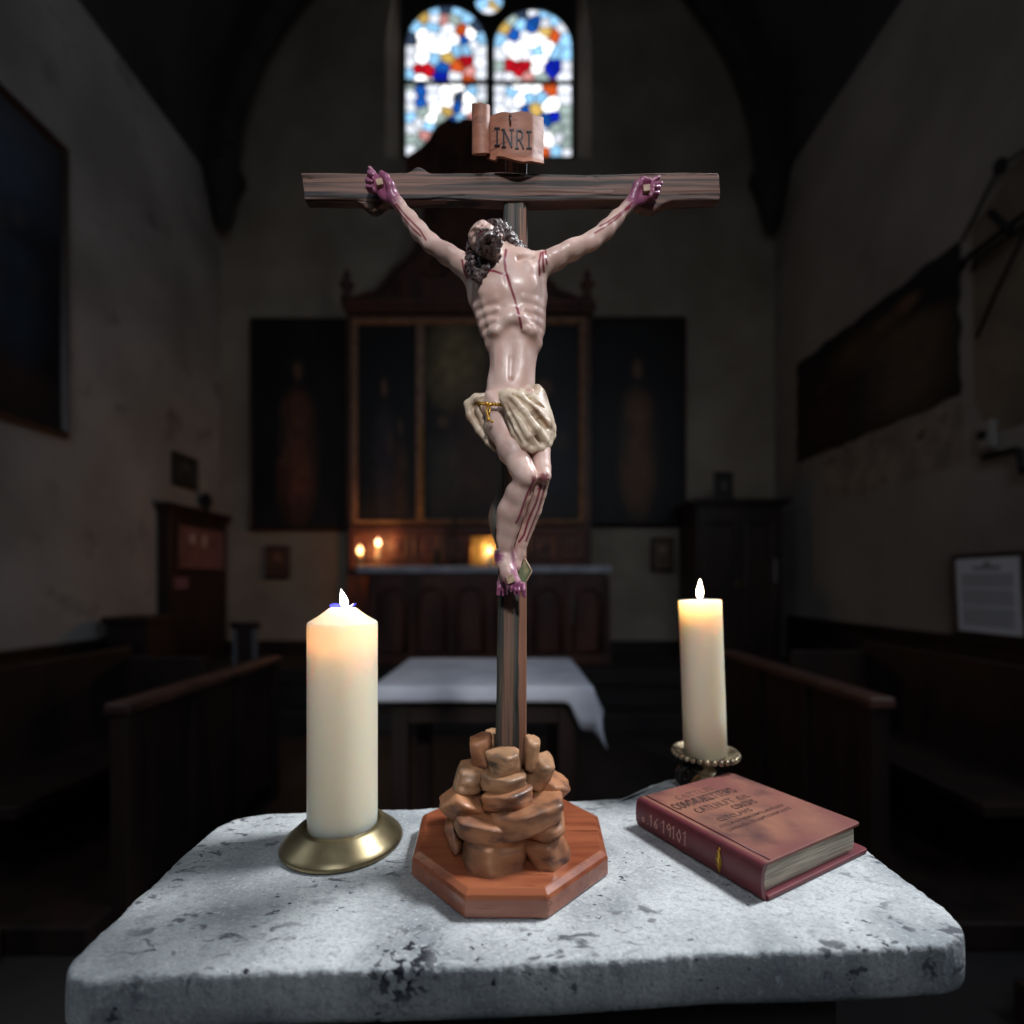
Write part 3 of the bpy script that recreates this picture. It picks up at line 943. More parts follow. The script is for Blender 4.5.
# ------------------------------------------------------------------ red book
def book():
    A = Vector((.205, .412, SLAB))
    e1 = Vector((-.484, .875, 0)).normalized(); e2 = Vector((.875, .484, 0)).normalized()
    T = thing('hardback_book', 'worn red leather-bound hardback book lying closed on the slab', 'book', A)
    Ls, Wd, H = .145, .152, .0312
    up = Vector((0, 0, 1))
    def Q(u, v, z): return A + e1 * u + e2 * v + up * z          # u along the spine, v across, z up
    M_COV = mat('worn_red_leather', rgb(120, 68, 62), rgb(150, 100, 78), 12, rough=.5, bump=.12, bscale=240, dist=.001, lo=.42, hi=.66, c3=rgb(78, 44, 46), s3=17, lo3=.55, hi3=.74)
    M_SP = mat('deep_red_spine', rgb(112, 48, 54), rgb(94, 38, 46), 20, rough=.46, bump=.1, bscale=240, dist=.001)
    M_PG = mat('old_paper_edges', rgb(212, 200, 178), rgb(160, 148, 130), 90, (.25, .25, 7), rough=.85, bump=.35, bscale=140, dist=.001)
    def board(z0, z1, v1, u0=-.001, u1=None):
        u1 = u1 or Ls + .001
        r = .004
        poly = [(u0, .006)]
        poly += [(u0, v1 - r), (u0 + r * .3, v1 - r * .3), (u0 + r, v1), (u1 - r, v1), (u1 - r * .3, v1 - r * .3), (u1, v1 - r), (u1, .006)]
        return MB().prism([Q(u, v, z0) for u, v in poly], up * (z1 - z0))
    cov = build('front_cover', board(H - .0032, H, .1520), M_COV, T, bevel=.0009, segs=3)
    build('back_cover', board(0.0004, .0042, .1620, -.003), M_SP, T, bevel=.0011, segs=3)
    # rounded spine
    rows = []
    prof = []
    for i in range(17):
        a = -PI / 2 + PI * i / 16
        prof.append((.0075 - .0085 * abs(math.cos(a)) ** .55, H / 2 + .0002 + (H / 2 - .0002) * math.sin(a)))
    inner = [(.0075, H - .0028), (.0040, H * .75), (.0030, H / 2), (.0040, H * .25), (.0075, .0030)]
    for j in range(13):
        u = -.001 + (Ls + .002) * j / 12
        rows.append([Q(u, v, z) for v, z in prof] + [Q(u, v, z) for v, z in inner])
    n = len(rows[0])
    mb = MB(); mb.sheet(rows, closed=True); mb.f.append(tuple(range(n))); mb.f.append(tuple(12 * n + k for k in range(n)))
    sp = build('spine', mb, M_SP, T, smooth='angle', angle=40)
    # hinge groove line on the cover
    build('hinge_groove', MB().tube([Q(u, .0125, H + .0001) for u in (0, .05, .1, Ls)], .0009, 8), M_SP, T, smooth=True)
    # pages
    rows = []
    for j in range(25):
        v = .0035 + (.1470 - .0035) * j / 24
        sag = .0006 * math.sin(j * 1.1)
        rows.append([Q(.0035, v, .0040), Q(.0030 + sag * .3, v, H / 2), Q(.0035, v, H - .0030), Q(Ls - .0035, v, H - .0030), Q(Ls - .003, v, H / 2), Q(Ls - .0035, v, .0040)])
    mb = MB(); mb.sheet(rows, closed=True); mb.f.append(tuple(range(6))); mb.f.append(tuple(24 * 6 + k for k in range(6)))
    build('page_block', mb, M_PG, T, smooth='angle', angle=30)
    # cover lettering: reads across the cover, top of the page at the far end of the spine
    M_BL = mat('faded_black_print', rgb(62, 40, 36), rgb(128, 78, 62), 260, rough=.7, lo=.42, hi=.62)
    let = MB()
    def line(text, v0, u0, wd, h, th, dv=0):
        write(text, lambda a, b, l: Q(u0 + b, v0 + a, H + .00005 + l * .0002), wd, h, th, let, 1.0)
    line('CATTLRE', .036, .1200, .060, .0078, .0009)
    line('COMMUNITTEMS', .017, .1040, .094, .0110, .0022)
    line('CATLHLFT', .030, .0880, .056, .0085, .0017); line('CAL', .094, .0890, .018, .0060, .0014)
    line('COUIMS', .070, .0755, .036, .0078, .0015)
    line('CLTCLAMS', .034, .0655, .050, .0062, .0011)
    line('CTTLLATCATMUMCEAMTLLACMTLCALT', .024, .0570, .098, .0036, .0006)
    line('LLAACALCAL CELALMTLCAALMTALCTT', .024, .0490, .098, .0036, .0006)
    build('cover_print', let, M_BL, cov)
    # gilt marks on the spine
    let = MB()
    def SQ(u, s, l):
        """s: height up the spine"""
        zz = min(max(s, .0005), H - .0005)
        k = math.asin(max(-1, min(1, (zz - H / 2) / (H / 2))))
        v = .0075 - .0085 * abs(math.cos(k)) ** .55
        return Q(u, v - .00045 - l * .0004, zz)
    for ch, u, h in (('a', .136, .007), ('.', .1285, .007), ('1', .125, .011), ('6', .119, .011), ('1', .108, .012), ('9', .102, .012), ('1', .095, .012), ('0', .089, .012), ('1', .081, .013)):
        w = STROKES[ch][0] * h * .9
        write(ch, lambda a, b, l, u=u: SQ(u - a, .011 + b, l), w, h, .0010, let, 1.0)
    build('spine_numbers', let, mat('faded_gilt', rgb(186, 136, 122), rough=.5, metal=.1), sp)
    orn = MB()
    r = random.Random(4)
    for k in range(9):
        s = .0065 + .0021 * k; d = .004 * math.sin(PI * (k + .7) / 9.4)
        pts = [(.040 - d, s - .0008), (.040 - d * .4, s + .0006), (.040, s - .0006), (.040 + d * .4, s + .0006), (.040 + d, s - .0008)]
        orn.tube([SQ(u, z, .5) for u, z in pts], .00036, 6)
    orn.tube([SQ(.040, z, .5) for z in (.005, .011, .017, .024, .0265)], .0007, 6)
    orn.tube([SQ(.040 + .0016 * math.sin(z * 900), z, .5) for z in np.linspace(.006, .0255, 24)], .0005, 6)
    build('spine_ornament', orn, M_GOLD, sp, smooth=True)


book()
# ================================================================== the carved figure (one continuous sculpted body)
PXM = lambda w=0.02: (DP - w) / F          # metres per photo pixel at that depth


def C3(lst):
    """[(px, py, w, r_px)] -> points, radii in metres"""
    return [np.array(W(a, b, w)) for a, b, w, r in lst], [r * PXM(w) for a, b, w, r in lst]


VOX = .00056
BF = Field((-.150, DP - .082, at(0, 604, DP - .03).z), (.152, DP + .012, at(0, 158, DP).z), VOX)


def limb(lst, k=.004, **q):
    p, r = C3(lst); BF.chain(p, r, k=k, **q)


def E(px, py, w, rx, rz, ry, k=.004, cut=False, M=None):
    """ellipsoid: radii in photo pixels across / up, and depth ry in metres"""
    BF.ell(W(px, py, w), (rx * PXM(w), ry, rz * PXM(w)), M, k, cut)


# torso
limb([(509, 404, .026, 23.5), (511, 384, .026, 22), (513, 364, .026, 20.5), (513.5, 346, .026, 21.5)], k=.006, flat=.62)
limb([(513.5, 346, .026, 21.5), (513.5, 330, .027, 27), (511, 308, .028, 29.5), (507, 288, .029, 32), (505, 276, .028, 32)], k=.008, flat=.60)
limb([(473, 270, .025, 11), (505, 274, .026, 13), (540, 264, .025, 11)], k=.008)
# flanks running up into the armpits
limb([(487, 330, .025, 7), (477, 298, .024, 7), (471, 276, .024, 7.5)], k=.007)
limb([(536, 330, .025, 7), (538, 298, .024, 7), (540, 272, .024, 7)], k=.007)
# chest muscles, rib arch, belly
E(491, 287, .0415, 14, 11, .0048, k=.010)
E(521, 284, .0415, 14, 11, .0048, k=.010)
limb([(481, 274, .041, 5), (470, 266, .034, 5)], k=.006)
limb([(530, 270, .041, 5), (542, 262, .034, 5)], k=.006)
limb([(489, 344, .0295, 2.2), (496, 331, .0412, 2.4), (507, 319, .0440, 2.2), (513, 316, .0445, 2.0)], k=.008)
limb([(538, 344, .0295, 2.2), (532, 331, .0412, 2.4), (521, 319, .0440, 2.2), (513, 316, .0445, 2.0)], k=.008)
for i in range(4):
    y = 304 + i * 9.5
    limb([(476 + i * 3, y + 3, .031, 1.4), (485 + i * 2.4, y - 1, .0384, 1.6), (496, y - 5 + i, .0434, .9)], k=.005)
    limb([(541.5 - i * .5, y + 2, .031, 1.4), (534 - i * .4, y - 2, .0384, 1.6), (524, y - 6 + i, .0434, .9)], k=.005)
limb([(506, 276, .0495, .7), (511, 300, .0515, .9), (513, 316, .0505, .8)], k=.004, cut=True)       # breastbone groove
limb([(512.5, 336, .0445, .8), (511.5, 358, .0402, .8), (510.5, 376, .0400, .7)], k=.004, cut=True)
E(501, 356, .0350, 6, 22, .0030, k=.006); E(522, 355, .0350, 6, 22, .0030, k=.006)
BF.ell(W(510.8, 379, .0395), (.0012, .002, .0014), None, .002, True)

# collar bones
limb([(474, 266, .036, 2.6), (488, 268, .042, 2.3), (502, 273, .043, 2.6)], k=.0035)
limb([(541, 259, .036, 2.6), (527, 264, .042, 2.3), (511, 272, .043, 2.6)], k=.0035)
limb([(484, 262, .038, 3), (497, 264, .042, 2.5)], k=.005, cut=True)
limb([(519, 260, .042, 2), (530, 257, .041, 1.6)], k=.005, cut=True)
# hip bones
limb([(489, 394, .038, 3), (495, 402, .040, 3)], k=.006); limb([(531, 392, .038, 3), (526, 402, .040, 3)], k=.006)
# neck
limb([(506, 272, .026, 11), (503, 260, .031, 10), (497, 249, .034, 9.5)], k=.006)
limb([(507, 273, .040, 2.2), (506, 262, .041, 2.8), (503.5, 248, .038, 3)], k=.0035)
limb([(500, 272, .042, 2.0), (495, 264, .044, 2.4), (490, 258, .043, 2.4)], k=.0035)
E(500, 259, .0425, 3.4, 4.2, .003, k=.004)
# arms
limb([(470, 270, .025, 10), (461, 264, .025, 9.4), (446, 254, .0235, 8.6), (433, 245, .022, 7.2), (428, 241, .0215, 6.8)], k=.005)
limb([(430, 242, .0215, 7.2), (419, 231, .020, 7.9), (410, 219, .018, 6.6), (400, 205.5, .0155, 4.8), (395, 199, .0145, 4.7)], k=.005)
limb([(428, 246, .024, 3.6), (436, 249, .024, 4)], k=.004)
limb([(463, 261, .030, 5), (450, 253, .029, 5.5), (438, 246, .026, 4)], k=.005)
limb([(427, 233, .026, 2), (414, 219, .0225, 2), (402, 204, .0175, 1.5)], k=.003)
limb([(545, 264, .025, 10), (556, 259, .025, 9.2), (573, 250, .0235, 8.6), (590, 242, .022, 7.2), (596, 238.5, .0215, 6.8)], k=.005)
limb([(594, 239, .0215, 7.2), (606, 230, .020, 7.9), (616, 219, .018, 6.6), (627, 207, .0155, 4.8), (632, 201.5, .0145, 4.7)], k=.005)
limb([(596, 243, .024, 3.6), (588, 246, .024, 4)], k=.004)
limb([(553, 256, .030, 5), (568, 249, .029, 5.5), (583, 242, .026, 4)], k=.005)
limb([(598, 232, .026, 2), (612, 219, .0225, 2), (624, 206, .0175, 1.5)], k=.003)
# hands
def hand(palm, k=.003):
    for q in palm: limb(q, k=k)


limb([(396, 201, .0145, 5.2), (388, 193, .0125, 8.4), (379.5, 184, .0125, 8.2)], k=.004, flat=.55)
limb([(392, 196, .0160, 4.4), (390, 186, .0175, 4.6), (386, 177.5, .0170, 3.2), (381.5, 173, .0170, 2.4)], k=.0025)          # thumb from the palm's side
limb([(378, 180, .0120, 3.0), (373, 173.5, .0120, 2.7), (370, 168.5, .0135, 2.3)], k=.0018)                                   # fingers, from the thumb down
limb([(375.5, 183.5, .0125, 3.0), (370, 178, .0140, 2.6), (369.5, 173, .0185, 2.2), (372, 174.5, .0215, 1.9)], k=.0016)
limb([(374.5, 187.5, .0125, 2.9), (368.5, 183.5, .0140, 2.5), (367.5, 180, .0185, 2.2), (371, 181.5, .0215, 1.9)], k=.0016)
limb([(375, 191, .0125, 2.7), (369.5, 189.5, .0140, 2.3), (367.5, 187, .0180, 2.0), (370, 187, .0205, 1.7)], k=.0016)
BF.ell(W(380.5, 186, .0195), (.0042, .0022, .0042), None, .003, True)
limb([(631, 202, .0145, 5.2), (639, 195.5, .0125, 8.0), (646.5, 190, .0125, 8.0)], k=.004, flat=.55)
limb([(633, 196, .0160, 4.2), (637, 186, .0170, 4.0), (643, 180.3, .0170, 2.9), (649.5, 180.5, .0170, 2.2)], k=.0025)
limb([(648, 185, .0120, 2.9), (653.5, 180.5, .0125, 2.5), (658.5, 177.5, .0140, 2.1)], k=.0016)
limb([(650.5, 188, .0125, 2.9), (656.5, 185, .0140, 2.5), (661, 183.5, .0165, 2.1)], k=.0016)
limb([(650.5, 192, .0125, 2.8), (657, 190.5, .0140, 2.4), (658.5, 187.5, .0185, 2.1), (656, 187, .0210, 1.8)], k=.0016)
limb([(649.5, 196, .0125, 2.7), (655.5, 196.5, .0140, 2.3), (657.5, 193.5, .0180, 2.0), (655, 192.5, .0205, 1.7)], k=.0016)
BF.ell(W(645.5, 191, .0195), (.0042, .0022, .0042), None, .003, True)

# legs: thighs forward, knees bent, shins back to the timber
limb([(496, 406, .027, 15), (503, 428, .037, 14.5), (512, 450, .048, 13.2), (521, 467, .057, 11), (526.5, 476, .061, 9.8)], k=.006)
limb([(526, 478, .058, 9.6), (520, 493, .050, 10.5), (514, 510, .041, 10.2), (509, 527, .031, 8.4), (506, 543, .023, 6.9), (505, 556, .018, 6.6)], k=.006)
E(528.5, 476.5, .0655, 7.0, 8.0, .0055, k=.005)
limb([(527, 486, .0605, 3), (518, 512, .046, 2.8), (510, 542, .027, 2.2)], k=.004)
limb([(514, 492, .042, 7), (508.5, 512, .034, 8), (505.5, 534, .025, 6)], k=.010)
limb([(530, 406, .027, 15), (535, 430, .036, 13.5), (539, 450, .044, 11.2)], k=.005)
limb([(539, 450, .044, 11.2), (542.5, 468, .052, 8.4), (543.5, 475, .055, 7.6)], k=.0015)
limb([(543, 477, .051, 7.2), (538.5, 493, .042, 7.9), (534, 510, .031, 7.6), (528, 527, .021, 6.4), (522, 543, .015, 5.8), (518, 556, .011, 6.0)], k=.0012)
limb([(530, 452, .0600, 1.2), (534.5, 474, .0660, 1.4), (528, 496, .0540, 1.4), (520.5, 520, .0400, 1.2), (513, 545, .0235, 1.2)], k=.0022, cut=True)
E(545, 476, .0580, 5.8, 7.0, .005, k=.002)
# feet, one over the other, toes down
limb([(505, 554, .018, 6.8), (505, 563, .023, 7.2), (508.5, 573, .027, 7.6), (514, 583, .029, 7.6)], k=.004)
limb([(498.5, 553, .010, 4.5), (499.5, 562, .013, 5)], k=.004)               # heel
for (x0, y0, x1, y1, r) in ((508.2, 582, 507.6, 588.6, 1.7), (511.4, 584, 511.2, 591.2, 1.75), (514.9, 585.5, 515.0, 593.6, 1.8), (518.6, 586, 519.0, 595.0, 1.9), (523, 584.5, 524.2, 595.6, 2.6)):
    limb([(x0, y0, .0310, r), ((x0 + x1) / 2, (y0 + y1) / 2, .0345, r * .85), (x1, y1, .0325, r * .85)], k=.0006)
limb([(518, 555, .013, 6.4), (513, 566, .014, 6.6), (507, 577, .015, 7.0), (503.5, 584, .0145, 6.6)], k=.004)
for (x0, y0, x1, y1, r) in ((499.4, 582, 498.4, 594.0, 2.5), (503.4, 586, 502.9, 595.2, 1.7), (506.6, 587, 506.4, 594, 1.6)):
    limb([(x0, y0, .0160, r), ((x0 + x1) / 2, (y0 + y1) / 2, .0190, r * .85), (x1, y1, .0175, r * .85)], k=.0008)

# head, thrown back and turned to the picture's left
HC = np.array(W(488, 245, .043))
HU = np.array([-.40, .50, .77]); HU /= np.linalg.norm(HU)
HN = np.array([-.50, -.80, .26]); HN -= HU * (HN @ HU); HN /= np.linalg.norm(HN)
HR = np.cross(HN, HU)                        # towards the figure's left side (picture right)
HM = np.stack([HR, HN, HU])
HS = .0200                                   # half the height of the head


def hp(r, n, u):
    return HC + (HR * r + HN * n + HU * u) * HS


def hell(r, n, u, a, b, c, k=.002, cut=False):
    BF.ell(hp(r, n, u), (a * HS, b * HS, c * HS), HM, k, cut)


hell(0, -.10, .28, .70, .86, .74, .003)                 # skull
hell(0, .22, -.28, .52, .56, .66, .004)                 # face and jaw
hell(0, .50, -.76, .26, .24, .20, .004)                 # chin
hell(0, .62, .34, .46, .20, .12, .003)                  # brow
for s in (-1, 1):
    hell(s * .24, .76, .12, .17, .14, .12, .0014, True)     # eye sockets
    hell(s * .24, .645, .12, .13, .10, .085, .0008)         # closed lids
    hell(s * .36, .56, -.18, .16, .16, .13, .003)           # cheek bones
    hell(s * .66, -.06, -.02, .07, .14, .20, .0016)         # ears
    hell(s * .70, -.03, .0, .04, .08, .12, .0008, True)
BF.cone(hp(0, .78, .20), hp(0, .96, -.16), .055 * HS, .10 * HS, k=.0016)   # nose
hell(.09, .86, -.20, .07, .08, .06, .001); hell(-.09, .86, -.20, .07, .08, .06, .001)
BF.cone(hp(-.14, .80, -.44), hp(.14, .80, -.44), .035 * HS, .035 * HS, k=.0012, cut=True)      # parted mouth
BF.cone(hp(-.13, .78, -.39), hp(.13, .78, -.39), .05 * HS, .05 * HS, k=.001)
BF.cone(hp(-.12, .76, -.51), hp(.12, .76, -.51), .055 * HS, .055 * HS, k=.001)

BP, BQ = BF.mesh()
BP = relax(BP, BQ, 4, .5)


def photo_xy(P):
    return np.stack([512 + F * P[:, 0] / P[:, 1], HOR + F * (CAMZ - P[:, 2]) / P[:, 1]], 1)


def body_paint(P):
    xy = photo_xy(P)
    w = DP - P[:, 1]
    n = len(P)
    skin = np.array([lin(206), lin(168), lin(156)])
    pale = np.array([lin(224), lin(198), lin(186)])
    grey = np.array([lin(172), lin(142), lin(134)])
    wine = np.array([lin(118), lin(32), lin(62)])
    red = np.array([lin(130), lin(18), lin(54)])
    plum = np.array([lin(136), lin(66), lin(108)])
    a = vnoise(P, 120, 1)[:, None]; b = vnoise(P, 300, 2)[:, None]; c = vnoise(P, 60, 3)[:, None]
    col = skin * (1 - a) + pale * a
    g = np.clip((c - .45) * 2.2, 0, .8) * (.5 + .5 * b)
    col = col * (1 - g) + grey * g
    fine = vnoise(P, 700, 5)

    def lay(m, tint):
        nonlocal col
        m = np.clip(m, 0, 1)[:, None]
        col = col * (1 - m) + tint * m
    # stained hands and feet
    for (cx, cy, r0, r1) in ((379, 184, 20, 32), (647, 189, 18, 30)):
        d = np.hypot(xy[:, 0] - cx, xy[:, 1] - cy) + (fine - .5) * 10
        lay(np.clip((r1 - d) / (r1 - r0), 0, 1) * .92, plum)
        lay(np.clip((14 - d) / 10, 0, 1) * .35, wine)
    d = np.clip((xy[:, 1] + (fine - .5) * 14 - 562) / 22, 0, 1) * .95
    heel = np.clip((9 - np.hypot(xy[:, 0] - 497, xy[:, 1] - 557) + (fine - .5) * 4) / 6, 0, 1)
    mid = np.exp(-((xy[:, 0] - 505.5) / 5) ** 2) * np.clip((582 - xy[:, 1]) / 10, 0, 1)
    lay(np.maximum(d * (1 - .75 * mid), heel), plum * .9)
    side = np.exp(-((xy[:, 0] - 514) / 3) ** 2) * np.clip((xy[:, 1] - 540) / 15, 0, 1)
    lay(side * .7, plum)
    # painted trickles: (line, half width)
    front = {
        'neck': [(506, 250), (504.5, 260), (505.5, 270), (510, 285), (515, 300), (519, 315), (521.5, 328)],
        'collar': [(486, 270), (494, 271), (503, 274), (507.5, 277)],
        'sl1': [(462, 260), (464, 270), (467.5, 278)], 'sr1': [(541, 253), (539, 262), (539.5, 275)], 'sr2': [(543, 252), (543, 262), (544, 272)], 'sr3': [(545.5, 251), (546, 258), (547, 264)],
        'al1': [(392, 202), (402, 216), (413, 229), (421, 236)], 'al2': [(396, 204), (407, 217), (420, 230), (426, 240)],
        'ar1': [(632, 203), (622, 212), (608, 222), (600, 226)], 'ar2': [(630, 207), (615, 220), (605, 227), (595, 233)],
        'kl1': [(534, 480), (528, 492), (524, 503), (519, 518), (516, 523)],
        'kr1': [(541, 486), (536, 503), (528, 521), (524, 535), (519, 542)], 'kr2': [(545, 486), (539, 508), (531, 528), (526, 541)],
    }
    hw = {'neck': 1.15, 'collar': 1.0, 'sl1': .9, 'sr1': .9, 'sr2': .9, 'sr3': .9, 'kl1': 1.0, 'kr1': 1.0, 'kr2': .8}
    facing = w > .0
    for key, ln in front.items():
        d = seg_dist(xy, ln)
        h = hw.get(key, .72)
        ok = (w > .012) & ((w > .028) if key in ('neck', 'collar') else True)
        lay(np.clip((h + .5 - d) / .8, 0, 1) * ok * .95, red)
    for (cx, cy, r) in ((534, 480, 5), (544, 478, 6.5), (539, 486, 4)):
        d = np.hypot((xy[:, 0] - cx) * 1.2, xy[:, 1] - cy) + (fine - .5) * 5
        lay(np.clip((r - d) / 3, 0, 1) * .85 * (w > .03), wine)
    # face: mouth, lids, ear
    H = (P - HC) @ HM.T / HS
    def hd(r, nn, u, s): return np.clip((s - np.sqrt(((H - np.array([r, nn, u])) ** 2).sum(1))) / (s * .5), 0, 1)
    for x in (-.12, -.06, 0, .06, .12):
        lay(hd(x, .80, -.45, .10) * .9, np.array([lin(96), lin(24), lin(44)]))
    for s in (-1, 1):
        for t in (-.09, -.03, .03, .09):
            lay(hd(s * .24 + t, .74, .07, .05) * .9, np.array([lin(48), lin(26), lin(28)]))
        lay(hd(s * .70, -.02, 0, .2) * .6, plum)
        for t in np.linspace(-.16, .16, 7):
            lay(hd(s * .25 + t, .80, .30 - abs(t) * .3, .06) * .7, np.array([lin(66), lin(44), lin(40)]))
    return col


M_SKIN = mat_attr('painted_flesh', rough=.40, coat=.15, bump=.30, bscale=190, dist=.0010, spec=.5)
BODY = build('body', (BP, BQ), M_SKIN, CR, smooth=True, recalc=False, colors=body_paint(BP), label='pale painted body, arms spread, head thrown back')

# ------------------------------------------------------------------ hair and beard
M_HAIR = mat('painted_dark_hair', rgb(84, 64, 62), rgb(52, 40, 42), 260, rough=.46, coat=.12, bump=.4, bscale=500, dist=.0010, c3=rgb(140, 120, 116), s3=420, lo3=.64, hi3=.74)
HF = Field((-.075, DP - .085, at(0, 292, DP - .04).z), (.045, DP + .005, at(0, 212, DP - .04).z), .00062)
rr = random.Random(11)


def curls(P, a):
    """breaks the smooth locks up into fine carved curls"""
    q = P + (vnoise(P, 260, 71)[:, None] - .5) * .003
    d = np.stack([vnoise(q, 820, 60 + i) - .5 for i in range(3)], 1) + .6 * np.stack([vnoise(q, 1500, 65 + i) - .5 for i in range(3)], 1)
    return P + d * a


def lock(pts, r0, r1, seed, amp=1.9, turns=5, n=26):
    """a wavy lock: a string of beads winding round a path (photo px, py, forward)"""
    pts = [np.array(W(*p)) for p in pts]
    seg = np.linspace(0, len(pts) - 1.0001, n)
    prev = None
    for i, s in enumerate(seg):
        k = int(s); p = pts[k] * (1 - (s - k)) + pts[k + 1] * (s - k)
        a = seed + turns * 2 * PI * i / n
        p = p + np.array([math.cos(a), math.sin(a) * .8, math.sin(a + .8) * .6]) * amp * .0009
        r = (r0 + (r1 - r0) * i / n) * .0009 * (1 + .22 * math.sin(a * 2.0))
        if prev is not None: HF.cone(prev[0], p, prev[1], r, k=.0009)
        prev = (p, r)


# cap of hair over the skull (behind the hairline)
for t in np.linspace(-1, 1, 15):
    for v in np.linspace(0, 1, 9):
        a = t * 1.75; b = -.15 + v * 1.9
        d = HR * math.sin(a) * math.cos(b * .6) * .74 + HN * (.50 - 1.45 * v) * (1 - .15 * abs(t)) + HU * (.40 + .62 * math.cos(a) * math.cos((v - .45) * 1.7) - .25)
        p = HC + d * HS
        H = np.array([(p - HC) @ HR, (p - HC) @ HN, (p - HC) @ HU]) / HS
        if H[1] > .42 and H[2] < .62: continue
        if H[1] > .12 and abs(H[0]) > .5 and H[2] < .3: continue
        HF.ell(p, (.0027 + .0006 * rr.random(),) * 3, None, .0016)
hell_h = lambda r, n, u, a, b, c, k=.002: HF.ell(hp(r, n, u), (a * HS, b * HS, c * HS), HM, k)
hell_h(0, -.22, .33, .73, .80, .76)
HF.ell(hp(0, .95, -.05), (.66 * HS, .52 * HS, .66 * HS), HM, .0012, True)
for s in (-1, 1):
    HF.ell(hp(s * .78, .42, -.2), (.34 * HS, .42 * HS, .50 * HS), HM, .0012, True)
# locks falling to the shoulder on the picture's right
R_ = [[(497, 224, .040), (505, 229, .034), (511, 238, .029), (519, 248, .026), (527, 255, .026)],
      [(492, 222, .044), (502, 227, .041), (509, 236, .038), (515, 246, .036), (522, 254, .034)],
      [(500, 228, .028), (509, 234, .022), (517, 244, .020), (524, 251, .022), (530, 256, .024)],
      [(503, 236, .030), (507, 245, .030), (513, 252, .031), (520, 257, .032)]]
for i, q in enumerate(R_):
    lock(q, 3.2, 2.2, i * 1.7, amp=2.3, turns=7, n=44)
# locks hanging on the picture's left
L_ = [[(476, 250, .036), (474, 258, .040), (475, 266, .046), (478, 274, .049), (479, 280, .049)],
      [(480, 252, .034), (478, 260, .040), (480, 268, .046), (483, 275, .049)],
      [(473, 248, .030), (470, 257, .033), (470, 265, .038), (473, 272, .042), (475, 277, .044)],
      [(484, 256, .040), (483, 263, .046), (486, 269, .049)]]
for i, q in enumerate(L_):
    lock(q, 3.3, 2.0, i * 2.1 + .5, amp=2.3, turns=6, n=40)
HP_, HQ_ = HF.mesh()
HP_ = curls(relax(HP_, HQ_, 1, .4), .0011)
build('hair', (HP_, HQ_), M_HAIR, BODY, smooth=True, recalc=False, label='long wavy dark brown hair')

M_BEARD = mat('painted_dark_beard', rgb(98, 80, 78), rgb(58, 46, 48), 300, rough=.42, coat=.2, bump=.35, bscale=600, dist=.0008, c3=rgb(136, 118, 114), s3=520, lo3=.60, hi3=.72)
HF = Field((-.065, DP - .085, at(0, 285, DP - .04).z), (.02, DP - .02, at(0, 222, DP - .04).z), .00055)
for k in range(150):
    a = rr.uniform(-1, 1); v = rr.random()
    u = -.36 - .62 * v
    r_ = a * (.60 - .28 * v)
    n_ = .58 + .30 * v - .44 * a * a
    if abs(a) > .7: u = -.15 - .7 * v; n_ = .28 + .1 * v
    if abs(r_) < .16 and u > -.50: continue
    s = (.085 + .035 * rr.random()) * HS
    q = hp(r_, n_, u)
    HF.cone(q, q + (HN * .16 - HU * .17 + HR * a * .06) * HS, s, s * .7, k=.0008)
for s in (-1, 1):                                       # moustache
    for k in range(5):
        t = k / 4
        HF.cone(hp(s * (.03 + .20 * t), .86 - .12 * t, -.31 - .05 * t), hp(s * (.10 + .22 * t), .83 - .13 * t, -.35 - .10 * t), .052 * HS, .045 * HS, k=.0006)
HF.ell(hp(0, .36, -.84), (.40 * HS, .42 * HS, .22 * HS), HM, .0010)
HF.ell(hp(0, .80, -.90), (.26 * HS, .22 * HS, .22 * HS), HM, .0010)
HF.ell(hp(0, .60, -.64), (.32 * HS, .22 * HS, .18 * HS), HM, .0008)
for k in range(90):                                     # full under the jaw
    a = rr.uniform(-1, 1); v = rr.random()
    q = hp(a * (.52 - .16 * v), .62 - .60 * v, -.74 - .22 * (1 - abs(a)) + .10 * v)
    s = (.10 + .04 * rr.random()) * HS
    HF.cone(q, q + (HN * .10 - HU * .20 + HR * a * .08) * HS, s, s * .6, k=.0008)
for k in range(26):                                     # forked tip
    s = -1 if k % 2 else 1
    q = hp(s * (.10 + .12 * rr.random()), .74 + .2 * rr.random(), -.92 - .14 * rr.random())
    HF.cone(q, q + (HN * .10 - HU * .14) * HS, .085 * HS, .05 * HS, k=.0008)
HP_, HQ_ = HF.mesh()
HP_ = curls(HP_, .0010)
build('beard', (HP_, HQ_), M_BEARD, BODY, smooth=True, recalc=False, label='short curled dark beard')

# ------------------------------------------------------------------ loincloth
M_CLOTH = mat('cream_painted_cloth', rgb(212, 194, 170), rgb(170, 144, 120), 70, rough=.48, coat=.1, bump=.25, bscale=200, dist=.001, lo=.42, hi=.66, c3=rgb(126, 98, 76), s3=90, lo3=.56, hi3=.70)
BF2, BF = BF, Field((-.058, DP - .075, at(0, 466, DP - .05).z), (.048, DP + .004, at(0, 378, DP - .05).z), .00066)
# wrap round the hips
limb([(512, 401, .027, 27.0), (516, 408, .029, 27.5)], k=.005, flat=.66)
limb([(520, 404, .034, 20), (530, 420, .040, 19.5), (536, 436, .044, 17)], k=.006, flat=.85)
limb([(531, 400, .030, 16), (539, 425, .036, 15)], k=.006)
